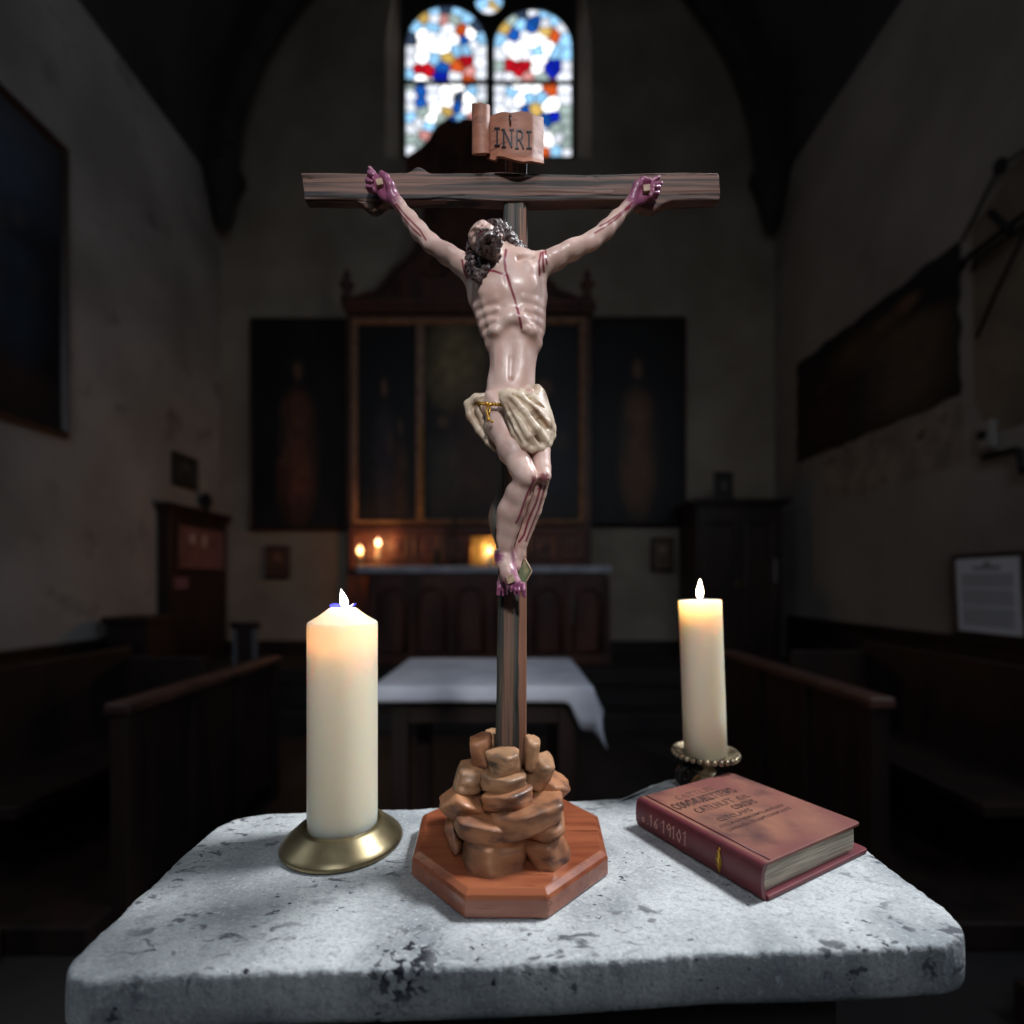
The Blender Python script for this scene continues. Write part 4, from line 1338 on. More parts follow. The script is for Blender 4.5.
# bare thigh on the picture's left: the cloth is open there
BF.chain(*C3([(486, 398, .052, 15), (496, 412, .056, 16), (502, 436, .062, 14), (508, 458, .066, 12)]), k=.004, cut=True)
BF.chain(*C3([(488, 378, .044, 12), (512, 376, .050, 15)]), k=.004, cut=True)
BF.chain(*C3([(530, 380, .046, 12), (512, 378, .050, 14)]), k=.004, cut=True)
# folds sweeping from the knot to the right hip
for q in ([(504, 396, .056, 4.6), (513, 400, .059, 5.0), (524, 414, .060, 5.2), (536, 430, .059, 5.2), (545, 441, .052, 4.6)],
          [(508, 392, .054, 4.4), (520, 397, .057, 4.6), (533, 410, .056, 4.8), (546, 424, .050, 5.2), (550, 430, .044, 5.2)],
          [(503, 399, .056, 4.0), (511, 412, .060, 4.4), (519, 428, .062, 4.6), (526, 444, .060, 4.2)],
          [(509, 406, .058, 3.6), (519, 420, .0625, 4.2), (529, 437, .062, 4.4), (536, 446, .058, 3.8)],
          [(520, 392, .050, 3.6), (532, 398, .049, 4.2), (544, 414, .044, 4.6), (551, 428, .038, 4.6)],
          [(524, 447, .059, 3.2), (532, 449.5, .058, 3.2), (541, 448, .054, 3.4), (549, 444, .046, 3.2)],
          [(546, 446, .046, 3.8), (551.5, 436, .042, 4.0), (552, 428, .036, 4.2)],
          [(505, 402, .052, 2.8), (508, 416, .055, 2.8), (514, 434, .058, 2.8), (522, 449, .058, 2.6)]):
    limb(q, k=.0022)
E(509, 395, .056, 7.5, 4.5, .0045, k=.003)
for q in ([(508, 399, .0630, 1.9), (522, 415, .0655, 2.8), (535, 434, .0635, 2.6)], [(513, 395, .0610, 1.8), (530, 407, .0605, 2.7), (545, 424, .0550, 2.6)],
          [(506, 404, .0620, 1.6), (516, 425, .0655, 2.3), (526, 443, .0645, 2.1)], [(540, 419, .0545, 2.8), (546, 427, .0525, 2.8)], [(526, 395, .0560, 1.4), (540, 405, .0510, 1.6), (550, 418, .0440, 1.6)]):
    limb(q, k=.0014, cut=True)
# end hanging free at the picture's left
for q in ([(486, 396, .034, 3.2), (476, 398, .034, 4.2), (468, 404, .031, 4.0), (470, 416, .030, 4.0), (479, 430, .030, 3.6), (488, 442, .031, 3.0), (495, 450, .032, 2.0)],
          [(484, 398, .030, 4), (474, 403, .028, 5), (475, 414, .026, 5), (483, 427, .026, 5), (490, 439, .027, 3.6), (496, 449, .029, 2)],
          [(482, 400, .034, 3), (478, 410, .033, 3.6), (484, 424, .032, 3.6), (491, 437, .031, 3)],
          [(487, 402, .026, 5), (484, 412, .025, 6), (489, 426, .025, 5), (495, 442, .026, 3.4)]):
    limb(q, k=.0018)
limb([(471, 402, .0375, 1.0), (473, 414, .0365, 1.2), (481, 428, .0360, 1.2), (489, 440, .0355, 1.0)], k=.0016, cut=True)
CP_, CQ_ = BF.mesh()
CP_ = relax(CP_, CQ_, 1, .4)
build('loincloth', (CP_, CQ_), M_CLOTH, BODY, smooth=True, recalc=False, label='cream loincloth bunched at one hip')
BF = BF2
# gold cord
cord = MB()
def strand(pts, r, ph, amp):
    P_ = [np.array(W(*p)) for p in pts]
    out = []
    N_ = 110
    for i in range(N_ + 1):
        s = i / N_ * (len(P_) - 1 - 1e-6); k = int(s)
        p = P_[k] * (1 - s + k) + P_[k + 1] * (s - k)
        a = ph + i * .75
        out.append(p + np.array([0, math.cos(a), math.sin(a)]) * amp)
    cord.tube(out, r, 7)


for ph in (0, PI):
    strand([(475, 402, .030), (480, 403.2, .040), (487, 404.2, .0465), (496, 404.2, .0500), (505, 405, .054), (518, 404, .046), (529, 400, .0525), (534.5, 398.3, .0470), (537, 397.5, .039)], .00085, ph, .0008)
for x, y in ((486.5, 404), (489.5, 405)):
    cord.ball(W(x, y, .0495), .0019, 10, 7)
cord.tube([W(487, 405, .050), W(486.6, 411, .051), W(488, 416, .052), (W(488.8, 419, .0525))], .0009, 7)
cord.tube([W(489, 405, .050), W(490, 410, .051), W(489, 415, .052)], .0008, 7)
cord.ball(W(488.5, 419.5, .0525), (.0017, .0015, .0020), 10, 7); cord.ball(W(492, 421.5, .0530), (.0014, .0012, .0014), 10, 7)
build('cord', cord, M_GOLD, BODY, smooth=True, label='twisted gold cord')
# nails
for (px, py, w, ang) in ((380.5, 185, .0155, .2), (645.5, 191, .0155, .1), (510.5, 579, .0345, .35)):
    c, s = math.cos(ang), math.sin(ang)
    q = W(px, py, w); r = .0030 if py < 300 else .0036
    mb = MB().obox(q, (r * c, 0, r * s), (0, .0042, 0), (-r * s, 0, r * c))
    mb.tube([q, q + Vector((0, .022 if py < 300 else .034, 0))], .0012, 8)
    build('nail', mb, M_NAIL, CR, bevel=.0007, segs=2, label='pale square-headed nail')
# ================================================================== THE CHURCH
XL, XR, YB, YF = -3.5, 3.15, 6.0, -3.0
M_PLASTER = mat('stained_lime_plaster', rgb(172, 168, 164), rgb(138, 134, 130), 1.1, rough=.92, bump=.12, bscale=9, dist=.02, detail=9, lo=.36, hi=.68, c3=rgb(116, 112, 108), s3=3.2, lo3=.60, hi3=.78)
M_PLASTER_R = mat('brown_bare_plaster', rgb(122, 108, 92), rgb(98, 86, 74), 3, rough=.92, bump=.15, bscale=14, dist=.02)
M_PLASTER_P = mat('mottled_patched_plaster', rgb(150, 138, 124), rgb(120, 108, 96), 5, rough=.92, bump=.15, bscale=16, dist=.02, c3=rgb(104, 88, 76), s3=9)
M_PLASTER_D = mat('sooty_brown_plaster', rgb(152, 144, 137), rgb(124, 117, 110), 1.1, rough=.92, bump=.12, bscale=9, dist=.02, detail=9, lo=.36, hi=.68)  # left wall's plaster again, with the right wall's shade put into the colour
M_BACK = mat('ochre_lime_plaster', rgb(168, 154, 138), rgb(140, 126, 112), 1.4, rough=.92, bump=.1, bscale=9, dist=.02, detail=8)
M_VAULT = mat('sooty_vault_plaster', rgb(60, 58, 57), rgb(46, 44, 44), 1.5, rough=.95)  # the unlit vault's darkness is put into the colour
M_RIB = mat('dark_rib_stone', rgb(60, 56, 54), rgb(42, 40, 39), 6, rough=.9, bump=.2)
M_FLOOR = mat('dark_stone_floor', rgb(40, 35, 34), rgb(25, 22, 22), 3, rough=.7, bump=.15)
M_WOOD = mat('nearly_black_oak', rgb(46, 30, 26), rgb(26, 18, 17), 9, (1, 1, .2), rough=.5, bump=.1)
M_WOOD2 = mat('dark_walnut', rgb(52, 32, 28), rgb(32, 22, 20), 8, (1, 1, .2), rough=.45, bump=.1)
M_RAIL = mat('worn_rail_wood', rgb(96, 66, 58), rgb(64, 44, 40), 14, (.2, 1, 1), rough=.42)
M_RED = mat('carved_altar_wood', rgb(96, 56, 46), rgb(60, 36, 32), 7, (1, 1, .3), rough=.5, bump=.1)
M_LINEN = mat('white_linen', rgb(206, 208, 218), rgb(180, 184, 198), 5, rough=.85, bump=.1, bscale=40, dist=.005)
M_FRAME = mat('dull_gilt_frame', rgb(158, 118, 90), rgb(112, 82, 62), 14, rough=.5, metal=.1)
M_GILTBAR = mat('bright_gilt_moulding', rgb(176, 132, 60), rgb(120, 84, 38), 26, rough=.38, metal=.6)
M_FRAME_D = mat('dark_picture_frame', rgb(64, 42, 34), rgb(36, 26, 24), 20, rough=.4)
M_IRON = mat('black_iron', rgb(24, 23, 24), rough=.6, metal=.4)
M_LEAD = mat('window_lead', rgb(14, 14, 16), rough=.7)
M_PAINT = mat_attr('old_oil_paint', rough=.5, spec=.3)


# ---- shell
struct('floor', MB().box((XL - .2, YF - .2, -.1), (XR + .2, YB + .4, 0)), M_FLOOR)
CH = .45                                             # raised chancel floor
st = MB()
for i in range(3):
    st.box((XL, 4.35 + i * .28, i * .15), (XR, YB, (i + 1) * .15))
struct('floor_chancel', st, M_FLOOR, bevel=.01)
ZS = 6.0; XC = (XL + XR) / 2; RV = (XR - XL) / 2


def zv(x):
    return ZS + math.sqrt(max(0, RV * RV - (x - XC) ** 2)) * 1.05


struct('wall_left', MB().box((XL - .2, YF, 0), (XL, YB + .4, ZS)), M_PLASTER)
struct('wall_right', MB().box((XR, YF, 0), (XR + .2, YB + .4, ZS)), M_PLASTER_D)
ws = sorted(set([XL + (XR - XL) * i / 48 for i in range(49)]))
rows = [[(x, YF, zv(x) + 0), (x, YB, zv(x))] for x in ws]
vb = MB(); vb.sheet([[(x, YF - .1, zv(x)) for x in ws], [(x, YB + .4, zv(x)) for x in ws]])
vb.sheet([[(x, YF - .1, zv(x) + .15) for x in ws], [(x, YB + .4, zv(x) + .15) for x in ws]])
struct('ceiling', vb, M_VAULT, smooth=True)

# back wall with its splayed window opening
WX0, WX1 = at(386, 0, YB).x, at(591, 0, YB).x
WZ0 = at(0, 158, YB).z; WXC = (WX0 + WX1) / 2; WR = (WX1 - WX0) / 2; WZS = at(0, 40, YB).z


def ztop_(x):
    return WZS + math.sqrt(max(0, WR * WR - (x - WXC) ** 2)) * 1.25


bw = MB()
def colbox(mb, x0, x1, za0, za1, zb0, zb1, y0, y1):
    """a slice of wall from za to zb between x0 and x1 (heights differ at the two sides)"""
    vs = [(x0, y0, za0), (x1, y0, za1), (x1, y0, zb1), (x0, y0, zb0), (x0, y1, za0), (x1, y1, za1), (x1, y1, zb1), (x0, y1, zb0)]
    mb.add(vs, [(0, 1, 2, 3), (7, 6, 5, 4), (0, 4, 5, 1), (1, 5, 6, 2), (2, 6, 7, 3), (3, 7, 4, 0)])
for a, b in ((XL, WX0), (WX1, XR)):
    for i in range(12):
        x0, x1 = a + (b - a) * i / 12, a + (b - a) * (i + 1) / 12
        colbox(bw, x0, x1, 0, 0, zv(x0), zv(x1), YB, YB + .3)
for i in range(28):
    x0, x1 = WX0 + (WX1 - WX0) * i / 28, WX0 + (WX1 - WX0) * (i + 1) / 28
    colbox(bw, x0, x1, 0, 0, WZ0, WZ0, YB, YB + .3)
    colbox(bw, x0, x1, ztop_(x0), ztop_(x1), zv(x0), zv(x1), YB, YB + .3)
struct('wall_back', bw, M_BACK)
struct('wall_front', MB().box((XL, YF - .2, 0), (XR, YF, 9.6)), M_PLASTER)

# arch rib along the back wall and its corbels
rib = MB()
rw = []
for i in range(41):
    a = PI * i / 40
    rw.append([(XC + math.cos(a) * RV * s, y, ZS + math.sin(a) * RV * 1.05 * s) for s, y in ((1.0, YB - .36), (.93, YB - .34), (.90, YB - .20), (.93, YB - .05), (1.0, YB))])
rib.sheet(rw)
struct('trim_1', rib, M_RIB, smooth='angle')
for k, x in enumerate((XL + .13, XR - .13)):
    c = MB().lathe([(.02, -.62), (.07, -.56), (.10, -.45), (.13, -.30), (.12, -.27), (.17, -.18), (.20, -.06), (.24, 0), (.24, .05), (.19, .07)], (x, YB - .18, ZS), 20)
    struct('trim_%d' % (7 + k), c, M_RIB, smooth='angle')

# ---- stained glass
YG = YB + .16


def clip_poly(poly, p, n):
    out = []
    for i in range(len(poly)):
        a, b = poly[i], poly[(i + 1) % len(poly)]
        da = (a[0] - p[0]) * n[0] + (a[1] - p[1]) * n[1]; db = (b[0] - p[0]) * n[0] + (b[1] - p[1]) * n[1]
        if da <= 0: out.append(a)
        if da * db < 0:
            t = da / (da - db); out.append((a[0] + (b[0] - a[0]) * t, a[1] + (b[1] - a[1]) * t))
    return out


PAL = {'w': (235, 240, 250), 'W': (255, 255, 255), 'l': (150, 205, 245), 'b': (30, 95, 190), 'B': (20, 40, 190), 'r': (205, 25, 40), 'o': (225, 95, 40), 'y': (240, 200, 110), 'p': (245, 170, 165), 't': (185, 205, 200), 'd': (60, 75, 100)}


def lancet(x0, x1, ysp, ytop, ybot, hand, seed):
    """pixel outline of one light -> glass pieces"""
    r = random.Random(seed)
    xc, R = (x0 + x1) / 2, (x1 - x0) / 2
    out = [(x0, ybot), (x1, ybot), (x1, ysp)]
    for i in range(1, 24):
        a = PI * i / 24
        out.append((xc + R * math.cos(a), ysp - (ysp - ytop) * math.sin(a) ** .9))
    out.append((x0, ysp))
    seeds = list(hand)
    bw_ = 9
    def inside(x, y, m=0):
        if y > ysp: return x0 + m < x < x1 - m and y < ybot
        return ((x - xc) / (R - m)) ** 2 + ((ysp - y) / max(1, ysp - ytop - m)) ** 2 < 1
    yy = ytop - 6
    while yy < ybot:                                   # pale border pieces
        for s in (-1, 1):
            if yy > ysp: seeds.append((xc + s * (R - 5), yy, r.choice('wwltw')))
        yy += 11
    for i in range(9):
        a = PI * (i + .5) / 9
        seeds.append((xc + (R - 5) * math.cos(a), ysp - (ysp - ytop - 5) * math.sin(a), r.choice('wltlyd')))
    tries = 0
    while tries < 900:
        tries += 1
        x, y = r.uniform(x0 + 11, x1 - 11), r.uniform(ytop + 8, ybot)
        if not inside(x, y, 10): continue
        if any(math.hypot(x - q[0], y - q[1]) < (11.5 if q[2] in 'rBo' else 8.4) for q in seeds): continue
        c = r.choice('WWWWwwwlllbbbtyopd') if y > 88 else r.choice('WWWwwwwllbtoyp') if y < 42 else r.choice('WWWWwwl')
        seeds.append((x, y, c))
    polys = []
    for i, s in enumerate(seeds):
        p = list(out)
        for j, q in enumerate(seeds):
            if i == j: continue
            d = math.hypot(q[0] - s[0], q[1] - s[1])
            if d > 60 or d < 1e-6: continue
            n = ((q[0] - s[0]) / d, (q[1] - s[1]) / d)
            p = clip_poly(p, (s[0] + n[0] * (d / 2 - .75), s[1] + n[1] * (d / 2 - .75)), n)
            if len(p) < 3: break
        if len(p) >= 3:
            bar = 82.5
            for part_ in (clip_poly(p, (0, bar - 1.5), (0, 1)), clip_poly(p, (0, bar + 1.5), (0, -1))):
                if len(part_) >= 3: polys.append((part_, s[2]))
    return out, polys


M_GLASS = mat_emit('sunlit_stained_glass', (1, 1, 1, 1), 1.0, attr=True)


def window(n, lights):
    mb = MB(); col = []; lead = MB()
    for out, polys in lights:
        for p, c in polys:
            vs = [at(x, y, YG) for x, y in p]
            m = len(vs)
            mb.add(vs + [v + Vector((0, .006, 0)) for v in vs], [tuple(range(m)), tuple(range(m, 2 * m))[::-1]] + [(i, (i + 1) % m, m + (i + 1) % m, m + i) for i in range(m)])
            k = rng.uniform(.75, 1.15) * (2.1 if c == 'W' else 1.3 if c in 'wl' else .9)
            col += [[lin(q) * k for q in PAL[c]]] * (2 * m)
        lead.prism([at(x, y, YG + .004) for x, y in out], (0, .012, 0))
    w = struct('window_%d' % n, mb, M_GLASS, colors=np.array(col))
    f = build('lead_came', lead, M_LEAD, w)
    return w


handL = [(417, 69, 'r'), (427, 69, 'r'), (442, 67, 'b'), (441, 76, 'B'), (458, 67, 'o'), (466, 62, 'r'), (470, 72, 'p'), (468, 79, 'o'), (447, 57, 'y'), (433, 27, 'l'), (455, 40, 'W'), (436, 45, 'W'), (474, 45, 'w'), (456, 77, 'w'),
         (420, 103, 'b'), (432, 118, 'W'), (448, 104, 'W'), (468, 98, 'W'), (428, 135, 'p'), (421, 147, 't'), (440, 120, 't'), (447, 109, 'y')]
handR = [(510, 66, 'r'), (519, 70, 'r'), (525, 66, 'r'), (528, 77, 'p'), (551, 69, 'B'), (556, 66, 'B'), (541, 78, 't'), (546, 32, 'y'), (536, 20, 'b'), (515, 35, 'b'), (522, 45, 'W'), (548, 48, 'W'), (508, 78, 'w'), (538, 60, 'W'),
         (553, 117, 'B'), (547, 120, 'b'), (534, 110, 'y'), (520, 100, 'W'), (549, 88, 'o'), (541, 96, 'l'), (548, 140, 'W'), (515, 112, 'w'), (557, 128, 't')]
win = window(1, [lancet(405.5, 486, 45, 2.5, 155, handL, 3), lancet(494.5, 571.5, 45, 6, 155.5, handR, 8)])
oc = [(489 + 14 * math.cos(2 * PI * i / 28), -1 + 14 * math.sin(2 * PI * i / 28)) for i in range(28)]
osd = [(484, 3, 'l'), (492, 5, 'y'), (489, 11, 'w'), (497, 0, 'l'), (481, -6, 'b'), (491, -8, 'w')]
opl = []
for i, s in enumerate(osd):
    p = list(oc)
    for j, q in enumerate(osd):
        if i != j:
            d = math.hypot(q[0] - s[0], q[1] - s[1]); nn = ((q[0] - s[0]) / d, (q[1] - s[1]) / d)
            p = clip_poly(p, (s[0] + nn[0] * (d / 2 - .4), s[1] + nn[1] * (d / 2 - .4)), nn)
    if len(p) >= 3: opl.append((p, s[2]))
window(2, [(oc, opl)])
# stone tracery: plate with the three openings cut away column by column
def rail_rows(px):
    """solid spans (photo rows) of the tracery at column px"""
    holes = []
    for x0, x1, ysp, ytop, ybot in ((405.5, 486, 45, 2.5, 155), (494.5, 571.5, 45, 6, 155.5)):
        if x0 < px < x1:
            xc, R = (x0 + x1) / 2, (x1 - x0) / 2
            holes.append((ysp - (ysp - ytop) * max(0, 1 - ((px - xc) / R) ** 2) ** .45, ybot))
    if abs(px - 489) < 13.6:
        h = math.sqrt(13.6 ** 2 - (px - 489) ** 2); holes.append((-1 - h, -1 + h))
    holes.sort(); spans = []; y = -64
    for a, b in holes:
        if a > y: spans.append((y, a))
        y = max(y, b)
    if y < 170: spans.append((y, 170))
    return spans


tr = MB()
xs = np.concatenate([np.linspace(378, 405.5, 5)[:-1], np.linspace(405.5, 475, 60)[:-1], np.linspace(475, 503, 57)[:-1], np.linspace(503, 571.5, 60)[:-1], np.linspace(571.5, 602, 5)])
for a, b in zip(xs[:-1], xs[1:]):
    for y0, y1 in rail_rows((a + b) / 2):
        p0, p1 = at(a, y1, YG - .05), at(b, y0, YG - .05)
        tr.box((p0.x, YG - .025, p0.z), (p1.x, YG + .1, p1.z))
for y in (82.5,):
    for x0, x1 in ((405, 487), (494, 572)):
        p0, p1 = at(x0, y + 1.6, YG - .02), at(x1, y - 1.6, YG - .02)
        tr.box((p0.x, YG - .03, p0.z), (p1.x, YG - .004, p1.z))
struct('trim_2', tr, M_RIB)
rv = MB()
for a, b in ((384.5, 401), (592.5, 576)):
    xa, xb = at(a, 0, YB).x, at(b, 0, YG).x
    rv.prism([(xa, YB - .001, WZ0 - .05), (xb, YG - .026, WZ0 + .1), (xa - (xb - xa) * .2, YG - .026, WZ0 - .05)], (0, 0, 2.2))
struct('trim_9', rv, M_BACK)

# ---- wainscot
def wains(name, x0, x1, y0, y1, h, face):
    mb = MB(); mb.box((min(x0, x1), y0, 0), (max(x0, x1), y1, h))
    xf = x1
    n = int((y1 - y0) / .55)
    for i in range(n):
        a = y0 + (y1 - y0) * i / n
        mb.box((xf - .012 if face > 0 else xf - .012, a + .02, .06), (xf + .012, a + .07, h - .05))
    mb.box((min(x0, x1) - .0, y0, h), (max(x0, x1) + (.03 if face > 0 else 0), y1, h + .035)) if face > 0 else mb.box((x1 - .03, y0, h), (x0, y1, h + .035))
    struct(name, mb, M_WOOD, bevel=.004)


wains('trim_3', XL, XL + .06, .6, 5.2, .80, 1)
wains('trim_4', XR, XR - .06, .6, 5.6, .90, -1)
bb = MB(); bb.box((XL, YB - .05, CH), (XR, YB, CH + .16))
struct('baseboard_back', bb, M_WOOD)


# ---- paintings
def canvas(name, c, ax, az, w, h, blobs, ground, nx=44, ny=56, parent=None, seed=0, ragged=0, thick=.012):
    """painted cloth: c is its centre; ax, az unit vectors along width and height; blobs = (u, v, su, sv, colour, strength), u v in -1..1"""
    c, ax, az = Vector(c), Vector(ax), Vector(az); nrm = ax.cross(az).normalized()
    mb = MB(); P = []
    grid = []
    for j in range(ny + 1):
        row = []
        for i in range(nx + 1):
            u, v = i / nx * 2 - 1, j / ny * 2 - 1
            uu, vv = u, v
            if ragged:
                uu = u * (1 + ragged * (noise.noise(Vector((v * 4, seed, u))) * .5) * abs(u) ** 8)
                vv = v * (1 + ragged * (noise.noise(Vector((u * 5, v, seed + 4)))) * abs(v) ** 8)
            row.append(c + ax * uu * w / 2 + az * vv * h / 2 + nrm * thick); P.append((u, v, 0))
        grid.append(row)
    mb.sheet(grid)
    P = np.array(P)
    n1 = vnoise(P, 4, seed + 1); n2 = vnoise(P, 11, seed + 2)
    col = np.array([lin(q) for q in ground])[None] * (.6 + .8 * n1[:, None])
    for (u, v, su, sv, cc, k) in blobs:
        du = (P[:, 0] - u + (n2 - .5) * .06) / su; dv = (P[:, 1] - v + (n1 - .5) * .06) / sv
        m = np.clip(1.5 - np.sqrt(du * du + dv * dv) * 1.2, 0, 1)[:, None] * k
        col = col * (1 - m) + np.array([lin(q) for q in cc]) * (.75 + .8 * n2[:, None]) * m
    # sides and back
    n = len(mb.v)
    ring = [i for i in range(nx + 1)] + [(j * (nx + 1) + nx) for j in range(1, ny + 1)] + [ny * (nx + 1) + i for i in range(nx - 1, -1, -1)] + [j * (nx + 1) for j in range(ny - 1, 0, -1)]
    back = [tuple(Vector(mb.v[i]) - nrm * thick) for i in ring]
    mb.v += back
    m = len(ring)
    mb.f += [(ring[i], ring[(i + 1) % m], n + (i + 1) % m, n + i) for i in range(m)]
    mb.f.append(tuple(n + i for i in range(m))[::-1])
    col = np.concatenate([col, np.tile(col.mean(0), (m, 1))])
    return build(name, mb, M_PAINT, parent, colors=col, loc=None if parent else c - az * h / 2)


def frame_bars(c, ax, az, w, h, t, d):
    """four mitred bars round a w x h opening"""
    c, ax, az = Vector(c), Vector(ax), Vector(az); nrm = ax.cross(az).normalized()
    mb = MB()
    rows = []
    for sx, sz in ((-1, -1), (1, -1), (1, 1), (-1, 1)):
        row = []
        for o, e in ((0, .3), (.25, .75), (.55, 1), (.8, .8), (1, .7), (1, 0), (0, 0)):
            row.append(c + ax * sx * (w / 2 + t * o) + az * sz * (h / 2 + t * o) + nrm * d * e)
        rows.append(row)
    rows.append(rows[0])
    mb.sheet(rows, closed=True)
    return mb


def figure(u, v, s, robe, head=(120, 92, 74), k=.85):
    """a dim standing figure: robe, head, shoulders"""
    return [(u, v - .25 * s, .34 * s, .55 * s, robe, k), (u, v + .16 * s, .32 * s, .17 * s, robe, k * .9), (u, v + .50 * s, .10 * s, .085 * s, head, k), (u + .2 * s, v, .10 * s, .12 * s, head, k * .5), (u, v + .5 * s, .16 * s, .13 * s, [q * .6 for q in robe], k * .4), (u, v + .5 * s, .10 * s, .085 * s, head, k)]


# left wall: large framed picture
zc, hh = (4.62 + 2.48) / 2, 4.62 - 2.48
y0, y1 = 2.35, 3.84
T = thing('framed_painting', 'large dark oil painting in a thin brown frame high on the left wall', 'painting', (XL + .01, (y0 + y1) / 2, 2.43))
cc = (XL + .02, (y0 + y1) / 2, zc)
canvas('canvas', cc, (0, 1, 0), (0, 0, 1), y1 - y0, hh, figure(.12, .05, 1.0, (70, 64, 52), (70, 58, 50)) + figure(.55, -.1, .8, (40, 52, 66), (66, 58, 52)) + [(.1, .6, .9, .4, (58, 72, 92), .7), (.5, -.8, .5, .2, (58, 44, 34), .6)], (24, 28, 36), parent=T, seed=3)
build('picture_frame', frame_bars(cc, (0, 1, 0), (0, 0, 1), y1 - y0, hh, .055, .05), M_FRAME_D, T, bevel=.003)

# right wall: unframed canvases and bare patches
zc, hh = 3.16, 1.08
y0, y1 = 3.51, 5.50
o = canvas('unframed_painting', (XR - .004, (y0 + y1) / 2, zc), (0, -1, 0), (0, 0, 1), y1 - y0, hh,
           figure(-.05, -.15, 1.3, (58, 34, 30), (92, 70, 54), .7) + figure(.28, -.1, 1.35, (34, 34, 44), (100, 78, 60), .7) + figure(.52, -.05, 1.4, (92, 78, 62), (104, 80, 62), .7) + figure(-.55, -.3, 1.0, (60, 34, 26), (80, 56, 44), .5) + [(0, .45, .5, .35, (82, 66, 46), .7), (-.85, 0, .3, .9, (44, 30, 24), .7)],
           (26, 22, 22), parent=None, seed=9, ragged=.06)
tag(o, 'dark unframed painting with a group of standing figures, peeling on the right wall', 'painting')
pt = MB(); pp = [(3.50, 2.58), (3.46, 2.13), (3.9, 2.12), (4.5, 2.10), (5.0, 2.16), (5.05, 2.40), (5.0, 2.62)]
pt.prism([(XR, y, z) for y, z in pp], (-.004, 0, 0))
o = struct('trim_5', pt, M_PLASTER_P)
pt = MB().prism([(XR, y, z) for y, z in ((3.42, 3.74), (3.40, 2.55), (3.30, 2.28), (2.2, 2.30), (2.2, 4.1), (2.9, 4.05), (3.2, 3.86))], (-.006, 0, 0))
struct('trim_6', pt, M_PLASTER_R)

# iron bracket with a chain, right wall
T = thing('wall_bracket', 'black iron wall bracket with a slanting stay rod at the right edge', 'bracket', (XR, 3.15, 3.2))
zb = at(0, 238, 3.2).z
build('arm', MB().tube([(XR, 3.52, zb), (XR - .06, 3.42, zb), (XR - .10, 2.6, zb)], .018, 10).tube([(XR, 3.42, zb - .07), (XR - .08, 3.3, zb - .07), (XR - .11, 2.6, zb - .07)], .012, 10), M_IRON, T, smooth=True)
build('stay_rod', MB().tube([at(1000, 166, 3.16), at(962, 240, 3.45)], .010, 8).tube([at(1000, 166, 3.16), (XR - .05, 2.75, 3.86)], .010, 8), M_IRON, T, smooth=True)
build('pivot', MB().ball(at(1000, 166, 3.16), (.035, .035, .05), 12, 8), M_IRON, T, smooth=True)
build('brace', MB().tube([(XR - .06, 2.95, zb), (XR - .02, 3.25, zb - .35), (XR - .01, 3.38, zb - .55)], .011, 8).tube([at(990, 212, 3.14), at(1010, 232, 3.05)], .02, 8), M_IRON, T, smooth=True)
T = thing('switch_box', 'small pale switch box on the right wall beside a dark pipe', 'switch box', (XR, 3.3, 2.2))
p = at(988, 435, 3.29)
build('box', MB().box((XR - .05, p.y - .05, p.z - .09), (XR, p.y + .05, p.z + .09)), mat('grey_enamel', rgb(140, 134, 128), rough=.5), T, bevel=.006)
build('dial', MB().lathe([(.028, 0), (.028, .02), (.02, .028)], (XR - .05, p.y, p.z), 16, (-1, 0, 0)), M_IRON, T)
o = build('wall_pipe', MB().tube([(XR - .03, 3.31, 2.13), (XR - .05, 3.25, 2.128), (XR - .05, 3.07, 2.12), (XR - .05, 3.05, 2.10), (XR - .05, 3.04, 1.98), (XR - .05, 2.6, 1.97)], .022, 10), M_IRON, smooth=True)
tag(o, 'dark bent pipe running along the right wall below the switch box', 'pipe')

# framed notice propped on the right-hand panelling
T = thing('framed_notice', 'white printed notice in a dark frame propped on the right panelling', 'notice', (XR - .05, 3.27, .935))
ax = Vector((-.045, -1, 0)).normalized(); az = Vector((.0, .05, 1)).normalized() * 1
cc = Vector((XR - .055, 3.25, 1.22))
build('paper', MB().obox(cc, ax * .23, ax.cross(az).normalized() * .004, az * .245), mat('notice_paper', rgb(226, 233, 244), rough=.7), T)
build('picture_frame', frame_bars(cc - ax.cross(az).normalized() * .006, ax, az, .46, .49, .034, .026), M_FRAME_D, T, bevel=.002)
tx = MB(); r = random.Random(2); nn = ax.cross(az).normalized()
def bar_(u0, u1, v, h):
    tx.obox(cc + ax * (u0 + u1) / 2 + az * v + nn * .0046, ax * (u1 - u0) / 2, nn * .0005, az * h / 2)
M_PRINT = mat('grey_print', rgb(92, 98, 110), rough=.8)
bar_(-.02, .03, .205, .022); bar_(-.10, .10, .178, .016)
build('printed_heading', tx, M_PRINT, T); tx = MB()
v = .135
for i in range(21):
    if i in (6, 13):
        v -= .016; build('printed_paragraph', tx, M_PRINT, T); tx = MB()
    u = -.19
    while u < .17:
        w = r.uniform(.012, .045); bar_(u, min(u + w, .18), v, .0068); u += w + .007
    v -= .0150
build('printed_paragraph', tx, M_PRINT, T)

# ---- reredos: three paintings, gilt frame, carved crest
YR = 5.62
def rc(x0, x1, y0, y1, d): return at((x0 + x1) / 2, (y0 + y1) / 2, d), (x1 - x0) / F * d, (y1 - y0) / F * d


